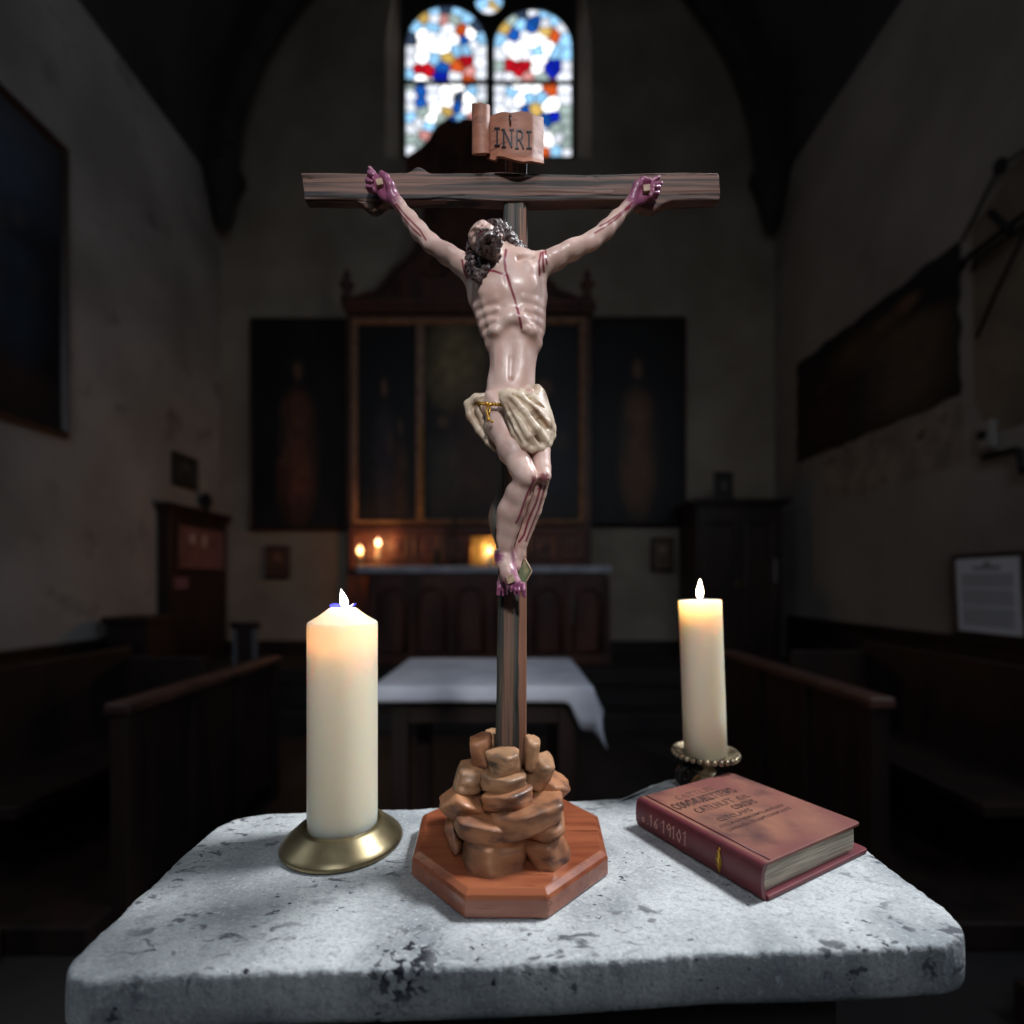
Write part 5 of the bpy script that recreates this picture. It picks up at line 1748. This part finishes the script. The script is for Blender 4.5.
T = thing('altarpiece', 'tall carved altarpiece with gilt-framed painting rising behind the high altar', 'altarpiece', (at(467, 0, YR).x, YR + .1, CH))
c, w, h = rc(352, 590, 318, 524, YR)
body = MB().box((at(346, 0, YR).x, YR + .02, CH), (at(592, 0, YR).x, YR + .3, at(0, 308, YR).z))
build('backboard', body, M_RED, T, bevel=.01)
c1, w1, h1 = rc(358, 416, 325, 519, YR)
canvas('left_canvas', c1 + Vector((0, .012, 0)), (1, 0, 0), (0, 0, 1), w1, h1, figure(-.1, -.2, 1.1, (50, 46, 56), (110, 82, 66), .75) + figure(.45, -.45, .8, (66, 50, 40), (96, 74, 58), .6), (24, 24, 26), parent=T, seed=12)
c2_, w2, h2 = rc(424, 579, 325, 519, YR)
canvas('main_canvas', c2_ + Vector((0, .012, 0)), (1, 0, 0), (0, 0, 1), w2, h2, figure(-.30, .05, 1.25, (74, 50, 44), (108, 84, 64), .6) + figure(.55, -.2, 1.1, (40, 46, 60), (100, 76, 60), .6) + figure(-.75, -.4, .8, (56, 56, 50), (92, 70, 56), .6) + [(-.6, .62, .42, .45, (130, 114, 80), .85), (.3, .7, .6, .3, (44, 44, 46), .6), (0, -.85, .9, .2, (44, 34, 28), .6)], (28, 27, 27), parent=T, seed=15)
build('gilt_frame', frame_bars(at(468.5, 422, YR), (1, 0, 0), (0, 0, 1), (579 - 358) / F * YR, (519 - 325) / F * YR, .068, .05), M_FRAME, T, bevel=.004)
p0, p1 = at(416.5, 520, YR - .03), at(424, 325, YR - .03)
build('gilt_bar', MB().box((p0.x, YR - .045, p0.z), (p1.x, YR + .02, p1.z)), M_FRAME, T, bevel=.006, label='vertical gilt bar between the two canvases')
p0, p1 = at(419.0, 519, YR - .05), at(423.4, 425, YR - .05)
gb = MB()
for i in range(16):
    z0 = p0.z + (p1.z - p0.z) * i / 16
    gb.ball(((p0.x + p1.x) / 2, YR - .045, z0 + .033), (.026, .018, .036), 10, 6)
build('gilt_carving', gb, M_GILTBAR, T, smooth=True, label='bright gilt carving on the lower half of the bar')
# cornice and crest
cor = MB()
for a, b, dz_, dd in ((346, 592, 0, .06), (343, 595, .05, .10), (348, 590, .10, .05)):
    z = at(0, 314, YR).z + dz_
    cor.box((at(a, 0, YR).x, YR - dd, z), (at(b, 0, YR).x, YR + .3, z + .05))
build('cornice', cor, M_RED, T, bevel=.008)
half = [(350, 303), (362, 300), (378, 290), (392, 270), (402, 258), (414, 250), (420, 232), (424, 205), (428, 188), (418, 178), (405, 166), (406, 155), (418, 148), (428, 138), (434, 126), (442, 120), (450, 117), (457, 121), (462, 117)]
outl = half + [(467 + (467 - x), y) for x, y in half[::-1]]
YC = YR + .05
build('crest', MB().prism([at(x, y, YC) for x, y in outl], (0, .10, 0)), M_RED, T, bevel=.012)
for s in (-1, 1):
    vol = MB()
    for (x, y, r0, turns, d) in ((455, 252, 17, 1.6, 1), (432, 268, 13, 1.5, -1), (400, 284, 10, 1.4, 1), (440, 205, 12, 1.5, 1), (452, 160, 11, 1.4, -1)):
        pts = []; rad = []
        for i in range(30):
            a = i / 29 * turns * 2 * PI * d + .6; rr_ = r0 * (1 - .8 * i / 29)
            px = 467 + s * (467 - (x + rr_ * math.cos(a))) if s > 0 else x + rr_ * math.cos(a)
            pts.append(at(px, y + rr_ * math.sin(a), YC - .02)); rad.append(.026 * (1 - .5 * i / 29))
        vol.tube(pts, rad, 8)
    pts = [at(467 + s * (x - 467) * -1, y, YC - .02) for x, y in ((352, 300), (376, 292), (394, 270), (414, 252), (424, 226), (428, 190))]
    vol.tube(pts, [.03, .035, .035, .035, .03, .02], 8)
    build('scrollwork', vol, M_RED, T, smooth=True)
    x = at(467 - s * 120, 0, YR).x
    fin = MB().lathe([(.06, 0), (.07, .03), (.03, .07), (.06, .12), (.085, .17), (.05, .22), (.025, .24), (.045, .27), (.02, .33), (.004, .36)], (x, YR - .01, at(0, 311, YR).z + .12), 16)
    build('finial', fin, M_RED, T, smooth='angle')
# predella panels under the big painting
pd = MB()
p0, p1 = at(350, 566, YR - .10), at(590, 527, YR - .10)
pd.box((p0.x, YR - .10, CH + 1.0), (p1.x, YR + .02, p1.z))
build('predella', pd, M_RED, T, bevel=.01)
for i in range(8):
    x0, x1 = 356 + i * 29.2, 356 + i * 29.2 + 24
    q0, q1 = at(x0, 560, YR - .10), at(x1, 533, YR - .10)
    fr = frame_bars(((q0.x + q1.x) / 2, YR - .099, (q0.z + q1.z) / 2), (1, 0, 0), (0, 0, 1), q1.x - q0.x - .05, q1.z - q0.z - .05, .035, .025)
    fr.ball(((q0.x + q1.x) / 2, YR - .10, (q0.z + q1.z) / 2), (.06, .018, .07), 12, 8)
    build('predella_panel', fr, M_RED, T, bevel=.003)
for name, x0, x1, y0, y1, lab, robe, seed in (('side_painting', 250, 345, 318, 530, 'dark painting of a robed standing figure left of the altarpiece', (128, 80, 62), 21), ('side_painting', 590, 686, 317, 526, 'dark painting of a robed standing figure right of the altarpiece', (136, 96, 70), 25)):
    D = YB - .06
    c, w, h = rc(x0, x1, y0, y1, D)
    T = thing(name, lab, 'painting', (c.x, D, c.z - h / 2))
    canvas('canvas', c + Vector((0, .02, 0)), (1, 0, 0), (0, 0, 1), w - .06, h - .06, figure(0, -.05, 1.15, robe, (112, 86, 68), .42) + [(0, -.5, .42, .4, [q * .8 for q in robe], .6), (-.3, -.1, .15, .3, (66, 58, 48), .5), (.35, -.2, .15, .3, (58, 46, 40), .5)], (28, 27, 28), parent=T, seed=seed)
    build('picture_frame', frame_bars(c + Vector((0, .03, 0)), (1, 0, 0), (0, 0, 1), w - .07, h - .07, .04, .05), M_FRAME_D, T, bevel=.003)

# ---- high altar
YA = 5.15
xa0, xa1 = at(363, 0, YA).x, at(612, 0, YA).x
za = at(0, 566, YA).z
T = thing('high_altar', 'dark panelled wooden high altar with a pale top under the altarpiece', 'altar', ((xa0 + xa1) / 2, YA, CH))
build('altar_body', MB().box((xa0 + .1, YA + .04, CH), (xa1 - .05, YR - .15, za - .07)), M_RED, T, bevel=.01)
build('altar_top', MB().box((xa0 - .07, YA, za - .07), (xa1, YR - .105, za)), mat('pale_altar_top', rgb(190, 190, 200), rgb(160, 160, 172), 6, rough=.7), T, bevel=.01, label='pale cloth-covered top')
n = 6
pw = (xa1 - xa0 - .15) / n
for i in range(n):
    x0 = xa0 + .1 + i * pw
    z0, z1 = CH + .14, za - .2
    arch = []
    for k in range(13):
        a = PI * k / 12
        arch.append((x0 + pw / 2 + math.cos(a) * pw * .32, YA + .02, z1 - .14 + math.sin(a) * .12))
    pts = [(x0 + pw * .82, YA + .02, z0)] + arch + [(x0 + pw * .18, YA + .02, z0)]
    mb = MB().tube(pts + [pts[0]], .02, 8)
    build('arched_panel', mb, M_RED, T, smooth=True)
for i in range(n + 1):
    x = xa0 + .1 + i * pw
    build('pilaster', MB().box((x - .03, YA + .005, CH + .1), (x + .03, YA + .05, za - .1)), M_RED, T, bevel=.008)
build('altar_plinth', MB().box((xa0 + .05, YA - .01, CH), (xa1, YR - .15, CH + .1)), M_RED, T, bevel=.01)
hg = MB()
xk = at(572, 0, YA).x
for z in np.linspace(at(0, 622, YA).z, at(0, 588, YA).z, 7): hg.ball((xk, YA - .012, z), (.016, .016, .03), 10, 6)
hg.ball((xk, YA - .015, at(0, 604, YA).z), (.03, .025, .03), 10, 6)
build('carved_drop', hg, mat('pale_carving', rgb(120, 112, 104), rough=.6), T, smooth=True, label='pale carved drop')
# altar candles
FL2 = []
for px, py, rr_, lab in ((360, 550, .026, 'shorter lit candle in a glass at the left end of the high altar'), (378, 542, .024, 'taller lit candle standing nearer the tabernacle icon on the high altar')):
    D = YA + (.07 if px < 370 else .2)
    p = at(px, py, D)
    T = thing('altar_candle', lab, 'candle', (p.x, D, za))
    build('candlestick', MB().lathe([(.05, 0), (.055, .012), (.02, .03), (.016, .06), (.03, .075), (.03, .085)], (p.x, D, za), 20), M_BRASS, T, smooth='angle')
    build('wax_body', MB().lathe([(.020, .085), (.022, .09), (.022, p.z - za - .045), (.019, p.z - za - .04), (.002, p.z - za - .042)], (p.x, D, za), 18), M_WAX, T, smooth='angle')
    build('flame', flame_mesh((p.x, D, p.z - .036), .085 if px == 360 else .075, rr_), mat_emit('altar_flame', (1, .50, .20, 1) if px == 360 else (1, .58, .30, 1), 5, clear=True), T, smooth=True)
    FL2.append(Vector((p.x, D, p.z)))
D = YA + .10; p = at(489.5, 549, D)
T = thing('votive_candle', 'small lit votive candle in front of the gilded icon on the high altar', 'candle', (p.x, D, za))
build('wax_body', MB().lathe([(.026, 0), (.028, .006), (.028, p.z - za - .042), (.025, p.z - za - .036), (.002, p.z - za - .040)], (p.x, D, za), 18), M_WAX, T, smooth='angle')
build('flame', flame_mesh((p.x, D, p.z - .036), .065, .020), mat_emit('votive_flame', (1, .80, .50, 1), 1.6, clear=True), T, smooth=True)
FL2.append(Vector((p.x, D, p.z)))
for p, e_, c_ in zip(FL2, (3.4, 3.4, 2.6), ((1, .42, .14), (1, .42, .14), (1, .70, .40))): flame_light('altar_candle_glow', p, e_, c_, .02)
# gilded icon, cross and vases on the altar
D = YA + .22
p0, p1 = at(471, 560, D), at(498, 530, D)
T = thing('icon', 'small gilded icon standing on the high altar beside the crucifix shaft', 'icon', ((p0.x + p1.x) / 2, D, za))
ci = Vector(((p0.x + p1.x) / 2, D, za + .005 + (p1.z - p0.z) / 2))
r = random.Random(5)
canvas('gilded_panel', ci + Vector((0, .012, 0)), (1, 0, 0), (0, 0, 1), p1.x - p0.x - .05, p1.z - p0.z - .05, [(.3, -.35, .4, .45, (250, 224, 160), .95), (.05, .35, .3, .4, (214, 170, 88), .9), (-.5, -.2, .3, .8, (150, 112, 52), .7), (.4, .2, .3, .2, (120, 92, 44), .6)], (150, 116, 60), parent=T, seed=31, thick=.02)
build('icon_frame', frame_bars(ci, (1, 0, 0), (0, 0, 1), p1.x - p0.x - .05, p1.z - p0.z - .05, .028, .03), M_GILTBAR, T, bevel=.003)
p = at(455, 560, D); zt2 = at(0, 512, D).z
T = thing('altar_cross', 'dark standing cross on the high altar left of the gilded icon', 'cross', (p.x, D, za))
build('shaft', MB().box((p.x - .015, D - .012, za + .06), (p.x + .015, D + .012, zt2)).box((p.x - .12, D - .012, zt2 - .17), (p.x + .12, D + .012, zt2 - .14)), M_IRON, T, bevel=.003)
build('foot', MB().lathe([(.09, 0), (.09, .02), (.05, .035), (.02, .065)], (p.x, D, za), 20), M_IRON, T, smooth='angle')
for px, lab in ((436, 'small dark vase on the high altar left of the standing cross'), (517, 'small dark vase on the high altar right of the gilded icon'), ):
    p = at(px, 560, D)
    o = build('vase', MB().lathe([(.035, 0), (.03, .01), (.05, .06), (.058, .10), (.03, .15), (.028, .17), (.04, .19), (.034, .19), (.02, .17)], (p.x, D + .03, za), 20), M_IRON, smooth=True, loc=(p.x, D + .03, za))
    tag(o, lab, 'vase', )

# ---- pictures low on the back wall
for x0, x1, y0, y1, lab, colr in ((266, 290, 546, 578, 'small brown picture low on the back wall beside the left cabinet', (92, 66, 54)), (651, 673, 538, 571, 'small framed print low on the back wall beside the right-hand wardrobe', (98, 80, 66)),
                                  (178, 194, 456, 489, 'small dark-framed picture on the wall above the left cabinet', (58, 60, 58))):
    if x0 < 200:
        D = 5.5; p0, p1 = at(x0, y1, 5.1), at(x1, y0, 5.5)
        c = Vector((XL + .012, 5.33, at(0, 472, 5.35).z)); ax = Vector((0, 1, 0)); w, h = .40, .34
    else:
        c, w, h = rc(x0, x1, y0, y1, YB - .03); ax = Vector((1, 0, 0))
    T = thing('small_picture', lab, 'picture', c - Vector((0, 0, h / 2)))
    canvas('print', c, ax, (0, 0, 1), w - .05, h - .05, [(0, .3, .45, .3, [q * 1.5 for q in colr], .8), (0, -.4, .4, .4, [q * .7 for q in colr], .7)], colr, 16, 16, parent=T, seed=int(x0))
    build('picture_frame', frame_bars(c, ax, (0, 0, 1), w - .05, h - .05, .03, .025), M_FRAME_D, T)

# ---- left notice cabinet, shallow, on the left wall near the corner
X0, X1 = XL, XL + .13
ya_, yb_ = 4.93, 5.90
zt_ = 2.03
T = thing('notice_cabinet', 'tall dark shallow wooden cabinet with a reddish poster on the left wall', 'cabinet', (XL, (ya_ + yb_) / 2, CH))
build('cabinet_body', MB().box((X0 + .001, ya_, CH), (X1, yb_, zt_)), M_WOOD2, T, bevel=.006)
cn = MB()
for o_, z_ in ((.02, 0), (.04, .03), (.06, .06)): cn.box((X0 + .001, ya_ - o_, zt_ + z_ - .03), (X1 + o_ * .8, yb_ + .03, zt_ + z_))
build('cornice', cn, M_WOOD2, T, bevel=.005)
py0, py1, pz0, pz1 = 5.05, 5.82, 1.455, 1.89
build('poster', MB().box((X1, py0, pz0), (X1 + .008, py1, pz1)), mat('reddish_poster', rgb(146, 104, 100), rgb(120, 82, 80), 6, rough=.4), T, label='reddish poster behind glass')
M_PW = mat('poster_white', rgb(206, 190, 184), rgb(180, 160, 156), 30, rough=.5)
for u0, u1, v0, v1 in ((.17, .25, .17, .08), (.38, .45, .20, .07)):
    build('poster_figure', MB().box((X1 + .006, py0 + u0, pz1 - v0), (X1 + .010, py0 + u1, pz1 - v1)), M_PW, T, label='pale mark on the poster')
build('poster_frame', frame_bars((X1 + .001, (py0 + py1) / 2, (pz0 + pz1) / 2), (0, 1, 0), (0, 0, 1), py1 - py0, pz1 - pz0, .03, .025), M_WOOD2, T)
build('card', MB().box((X1, 4.99, 1.24), (X1 + .006, 5.2, 1.36)), mat('pink_card', rgb(132, 92, 96), rough=.6), T, label='small pinkish card')
build('door', MB().box((X1 - .002, ya_ + .05, CH + .1), (X1 + .014, yb_ - .05, 1.19)), M_WOOD2, T, bevel=.008)
o = build('dark_urn', MB().lathe([(.035, 0), (.04, .015), (.02, .03), (.05, .08), (.062, .13), (.05, .18), (.02, .21), (.008, .225)], (XL + .09, 5.58, zt_ + .06), 20), M_IRON, smooth=True, loc=(XL + .09, 5.58, zt_ + .06))
tag(o, 'small dark rounded urn on top of the shallow left cabinet', 'urn')
# ---- right wardrobe
D = 5.3
x0, x1 = at(697, 0, D).x, at(782, 0, D).x
zt_ = at(0, 505, D).z
T = thing('wardrobe', 'broad dark wooden wardrobe against the wall in the right corner', 'wardrobe', ((x0 + x1) / 2, D, CH))
build('wardrobe_body', MB().box((x0, D, CH), (x1, D + .55, zt_)), M_WOOD2, T, bevel=.008)
cn = MB()
for o_, z_ in ((.02, 0), (.05, .03), (.075, .06)): cn.box((x0 - o_, D - o_, zt_ + z_ - .03), (min(x1 + o_, XR - .01), D + .55, zt_ + z_))
build('cornice', cn, M_WOOD2, T, bevel=.006)
for k in (0, 1):
    a = x0 + .04 + k * (x1 - x0 - .08) / 2; b = a + (x1 - x0 - .08) / 2 - .015
    dr = build('door', MB().box((a, D - .025, CH + .1), (b, D, zt_ - .1)), M_WOOD2, T, bevel=.006)
    mb = frame_bars(((a + b) / 2, D - .024, (CH + zt_) / 2), (1, 0, 0), (0, 0, 1), b - a - .16, zt_ - CH - .42, .03, .02)
    build('door_moulding', mb, M_WOOD2, dr)
    hb = MB().ball((b - .03 if k == 0 else a + .03, D - .04, (CH + zt_) / 2), .02, 12, 8)
    build('knob', hb, M_BRASS, dr, smooth=True)
p = at(775, 570, D - .03)
build('paper_strip', MB().box((p.x - .02, D - .029, p.z - .13), (p.x + .025, D - .025, p.z + .12)), mat('grey_paper', rgb(120, 112, 110), rough=.8), T, label='pale paper strip pinned to the door')
o_ = at(724, 500, 5.5)
c = Vector((o_.x, 5.52, zt_ + .06 + .17))
T = thing('small_picture', 'small dark picture standing on top of the right wardrobe', 'picture', (c.x, 5.52, zt_ + .06))
canvas('print', c, (1, 0, 0), Vector((0, .08, 1)).normalized(), .16, .28, [(0, .1, .4, .4, (110, 102, 96), .7)], (48, 44, 42), 14, 20, parent=T, seed=44)
build('picture_frame', frame_bars(c, (1, 0, 0), Vector((0, .08, 1)).normalized(), .16, .28, .028, .025), M_FRAME_D, T)

# ---- stalls on both sides
def stall(x, ya, yb, h, name, lab, side):
    T = thing(name, lab, 'pew', (x, (ya + yb) / 2, 0))
    build('top_rail', MB().box((x - .05, ya, h - .045), (x + .05, yb, h)), M_RAIL, T, bevel=.012, segs=3)
    build('front_panel', MB().box((x - .018, ya + .05, .10), (x + .018, yb - .05, h - .045)), M_WOOD, T)
    n = 4
    for i in range(n):
        y = ya + .05 + (yb - ya - .1) * i / (n - 1)
        build('post', MB().box((x - .035, y - .035, 0), (x + .035, y + .035, h - .045)), M_WOOD, T, bevel=.006)
    s = -1 if side < 0 else 1
    build('seat', MB().box((min(x + s * .42, x + s * .84), ya + .05, .40), (max(x + s * .42, x + s * .84), yb - .05, .45)), M_WOOD, T, bevel=.006)
    build('backrest', MB().box((min(x + s * .84, x + s * .88), ya + .05, .10), (max(x + s * .84, x + s * .88), yb - .05, h + .06)), M_WOOD, T, bevel=.006)
    build('platform', MB().box((min(x + s * .02, x + s * 1.3), ya - .1, 0), (max(x + s * .02, x + s * 1.3), yb + .05, .10)), M_WOOD, T, bevel=.008)
    build('end_panel', MB().box((min(x + s * .38, x + s * .88), yb - .09, .10), (max(x + s * .38, x + s * .88), yb - .045, h)), M_WOOD, T, bevel=.006)


stall(-1.46, 1.84, 3.08, .855, 'choir_stall', 'dark choir stall with a worn rail on the left of the aisle', -1)
stall(1.385, 1.86, 3.24, .872, 'choir_stall', 'dark choir stall with a worn rail on the right of the aisle', 1)
D = 4.15
x0, x1 = at(103, 0, D).x, at(150, 0, D).x
T = thing('prayer_desk', 'dark wooden prayer desk against the left wall panelling', 'desk', ((x0 + x1) / 2, D, 0))
build('desk_body', MB().box((x0 + .02, D, .0), (x1 - .02, D + .35, at(0, 624, D).z)), M_WOOD, T, bevel=.008)
build('desk_top', MB().box((x0, D - .03, at(0, 624, D).z), (x1, D + .38, at(0, 617, D).z)), M_WOOD, T, bevel=.008)
# chair behind the stall, left of the altar
D = 4.2
x0, x1 = at(232, 0, D).x, at(256, 0, D).x
zt_ = at(0, 622, D).z
T = thing('side_chair', 'dark high-backed chair with pale legs between the left cabinet and the altar', 'chair', ((x0 + x1) / 2, D, 0))
M_LEGS = mat('grey_painted_legs', rgb(96, 98, 104), rough=.5)
for xx in (x0 + .02, x1 - .02):
    build('leg', MB().box((xx - .018, D, 0), (xx + .018, D + .04, zt_ - .04)), M_LEGS, T, bevel=.004)
    build('leg', MB().box((xx - .018, D + .36, 0), (xx + .018, D + .40, .46)), M_LEGS, T, bevel=.004)
build('seat', MB().box((x0, D - .0, .46), (x1, D + .42, .50)), M_WOOD, T, bevel=.01)
build('backrest', MB().box((x0 + .03, D + .005, zt_ - .40), (x1 - .03, D + .035, zt_ - .02)), M_WOOD, T, bevel=.01)
build('top_rail', MB().box((x0 - .02, D - .005, zt_ - .06), (x1 + .02, D + .045, zt_)), M_WOOD, T, bevel=.01)

# ---- altar table in the middle with its cloth
ya, yb = 1.93, 2.66
zt_ = CAMZ - 75.5 / F * yb                       # cloth top
x0, x1 = at(380, 0, ya).x, at(592, 0, ya).x
x0b, x1b = at(409, 0, yb).x, at(570, 0, yb).x
x0, x1 = (x0 + x0b) / 2 - .01, (x1 + x1b) / 2
T = thing('altar_table', 'plain dark wooden table in the aisle under the white cloth', 'table', ((x0 + x1) / 2, (ya + yb) / 2, 0))
build('table_top', MB().box((x0 + .02, ya + .02, zt_ - .045), (x1 - .01, yb - .02, zt_ - .004)), M_WOOD, T, bevel=.006)
build('apron', MB().box((x0 + .07, ya + .07, zt_ - .16), (x1 - .07, yb - .07, zt_ - .045)), M_WOOD, T, bevel=.004)
for xx in (x0 + .09, x1 - .09):
    for yy in (ya + .09, yb - .09):
        build('leg', MB().box((xx - .035, yy - .035, 0), (xx + .035, yy + .035, zt_ - .05)), M_WOOD, T, bevel=.006)
cl = MB()
nu, nv = 70, 50
rows = []
def cloth_pt(u, v):
    """u across (past 1 it hangs over the right edge), v from front to back (below 0 it hangs over the front edge)"""
    y = ya + (yb - ya) * v; x = x0 + (x1 - x0) * min(max(u, 0), 1); z = zt_
    du = max(0, u - 1) * (x1 - x0); dv = max(0, -v) * (yb - ya)
    if v < 0:
        y = ya - .014 * (1 - math.exp(-dv / .02)); z -= dv
    if du > 0:
        z -= du * (.35 if v < 0 else 1)
        fl_ = max(0, 1 - v / .5)
        x = x1 + .012 * (1 - math.exp(-du / .03)) + du * (.05 + .12 * fl_) + .016 * math.sin(v * 14) * min(1, du / .15)
        y += .025 * math.sin(v * 9 + 1) * min(1, du / .1)
    if u < 0: z -= -u * (x1 - x0); x = x0 - .01
    z += .0025 * noise.noise(Vector((u * 3, v * 3, 1)))
    return Vector((x, y, z))
us = [-.05, -.02] + [i / 40 for i in range(41)] + [1 + .012 * i for i in range(1, 25)]
vs2 = [-.075, -.055, -.04, -.025, -.01] + [i / 36 for i in range(37)]
grid = []
for v in vs2:
    row = []
    for u in us:
        lim = .04 + .22 * max(0, 1 - abs(v - .04) / .60)      # the corner of the cloth hangs lowest near the front
        uu = 1 + (u - 1) * lim / .288 if u > 1 else u
        t = min(max((u - .885) / .075, 0), 1); t = t * t * (3 - 2 * t)
        vv = v * (1 + 2.0 * t) if v < 0 else v
        row.append(cloth_pt(uu, vv))
    grid.append(row)
cl.sheet(grid)
o = build('tablecloth', cl, M_LINEN, smooth=True, loc=((x0 + x1) / 2, (ya + yb) / 2, zt_))
so = o.modifiers.new('thickness', 'SOLIDIFY'); so.thickness = .003; so.offset = 1
tag(o, 'white linen cloth over the aisle table, one corner hanging at its right', 'tablecloth')

# kneeling step on the left and stone step on the right
o = build('kneeler', MB().box((-2.9, 1.35, 0.0), (-1.75, 1.72, .12)), M_WOOD, bevel=.01); tag(o, 'low dark kneeler on the floor before the left stall', 'kneeler')
o = build('kneeler', MB().box((1.5, 1.15, 0.0), (2.7, 1.5, .12)), M_WOOD, bevel=.01); tag(o, 'low dark kneeler on the floor before the right stall', 'kneeler')

# ---- unseen windows added to hold the fill lights, beside and behind the camera
M_PANE = mat_emit('overcast_sky_in_window', (.78, .88, 1.0, 1), 1.2)  # glow given to the added panes
def added_window(n, c, ax, w, h):
    c, ax, az = Vector(c), Vector(ax), Vector((0, 0, 1)); nn = ax.cross(az)
    wd = struct('window_%d' % n, MB().obox(c, ax * w / 2, nn * .005, az * h / 2), M_PANE)  # unseen glowing pane, added for its light
    fr = frame_bars(c, ax, az, w, h, .08, .06)
    for k in (-1, 0, 1): fr.obox(c + nn * .02 + ax * w * k / 4, ax * .012, nn * .015, az * h / 2)
    build('window_frame', fr, M_RIB, wd)


def area_fill(name, p, aim, size, power, col=(.80, .88, 1.0), sy=None, spread=180):
    l = bpy.data.lights.new(name, 'AREA'); l.energy = power; l.color = col; l.shape = 'RECTANGLE'; l.size = size; l.size_y = sy or size
    l.spread = math.radians(spread)
    o = bpy.data.objects.new(name, l); o.location = p; COL.objects.link(o)
    o.rotation_euler = (Vector(aim) - Vector(p)).to_track_quat('-Z', 'Y').to_euler()


added_window(3, (XR - .01, .6, 3.6), (0, -1, 0), 1.2, 2.2)
added_window(4, (XL + .01, .3, 3.6), (0, 1, 0), 1.2, 2.2)
added_window(5, (-.2, YF + .01, 4.6), (-1, 0, 0), 1.6, 2.6)
area_fill('daylight_right_window', (XR - .12, .6, 3.6), (XR - 2, .6, 2.4), 1.1, 33, (.74, .86, 1.0), sy=2.0)  # added fill in front of the unseen right pane
area_fill('daylight_left_window', (XL + .12, .3, 3.6), (XL + 2, .6, 2.6), 1.1, 3.6, sy=2.0)  # added fill in front of the unseen left pane
area_fill('daylight_west_window', (-.2, YF + .12, 4.6), (0, 1, 1.6), 1.5, 17, sy=2.4, spread=95)  # added fill from behind the camera


def lamp(name, p, aim, power, angle, blend, soft, col):
    sp = bpy.data.lights.new(name, 'SPOT'); sp.energy = power; sp.color = col; sp.spot_size = math.radians(angle); sp.spot_blend = blend; sp.shadow_soft_size = soft
    o = bpy.data.objects.new(name, sp); o.location = p; COL.objects.link(o)
    o.rotation_euler = (Vector(aim) - Vector(p)).to_track_quat('-Z', 'Y').to_euler()


lamp('lamp_over_slab', (1.9, 1.05, 4.1), (.02, .75, 1.0), 610, 36, .9, .34, (.93, .96, 1.0))
lamp('spot_on_crucifix', (.45, -2.2, 2.75), (0, .45, 1.49), 210, 13.4, .3, .12, (1.0, .97, .97))  # extra front spot added to brighten the figure
w_ = bpy.data.worlds.new('dim_air'); SC.world = w_; w_.use_nodes = True
w_.node_tree.nodes['Background'].inputs[0].default_value = (.5, .55, .65, 1); w_.node_tree.nodes['Background'].inputs[1].default_value = .01
# ------------------------------------------------------------------ camera, exposure
cd = bpy.data.cameras.new('camera'); cam = bpy.data.objects.new('camera', cd); COL.objects.link(cam)
cd.sensor_width = 36; cd.lens = 36 * F / 1024
cd.shift_y = (HOR - 512) / 1024
cd.clip_start = .01; cd.clip_end = 60
cam.location = (0, 0, CAMZ); cam.rotation_euler = (PI / 2, 0, 0)
cd.dof.use_dof = True; cd.dof.focus_distance = .460; cd.dof.aperture_fstop = 2.3; cd.dof.aperture_blades = 0
SC.camera = cam
vs_ = SC.view_settings
SC.display_settings.display_device = 'sRGB'
vs_.view_transform = 'Standard'; vs_.look = 'None'; vs_.exposure = 0; vs_.gamma = 1
vs_.use_curve_mapping = False
SC.cycles.use_denoising = True
SC.cycles.max_bounces = 8; SC.cycles.diffuse_bounces = 4; SC.cycles.transparent_max_bounces = 12
SC.cycles.sample_clamp_indirect = 4; SC.cycles.caustics_reflective = False; SC.cycles.caustics_refractive = False
SC.cycles.use_light_tree = True
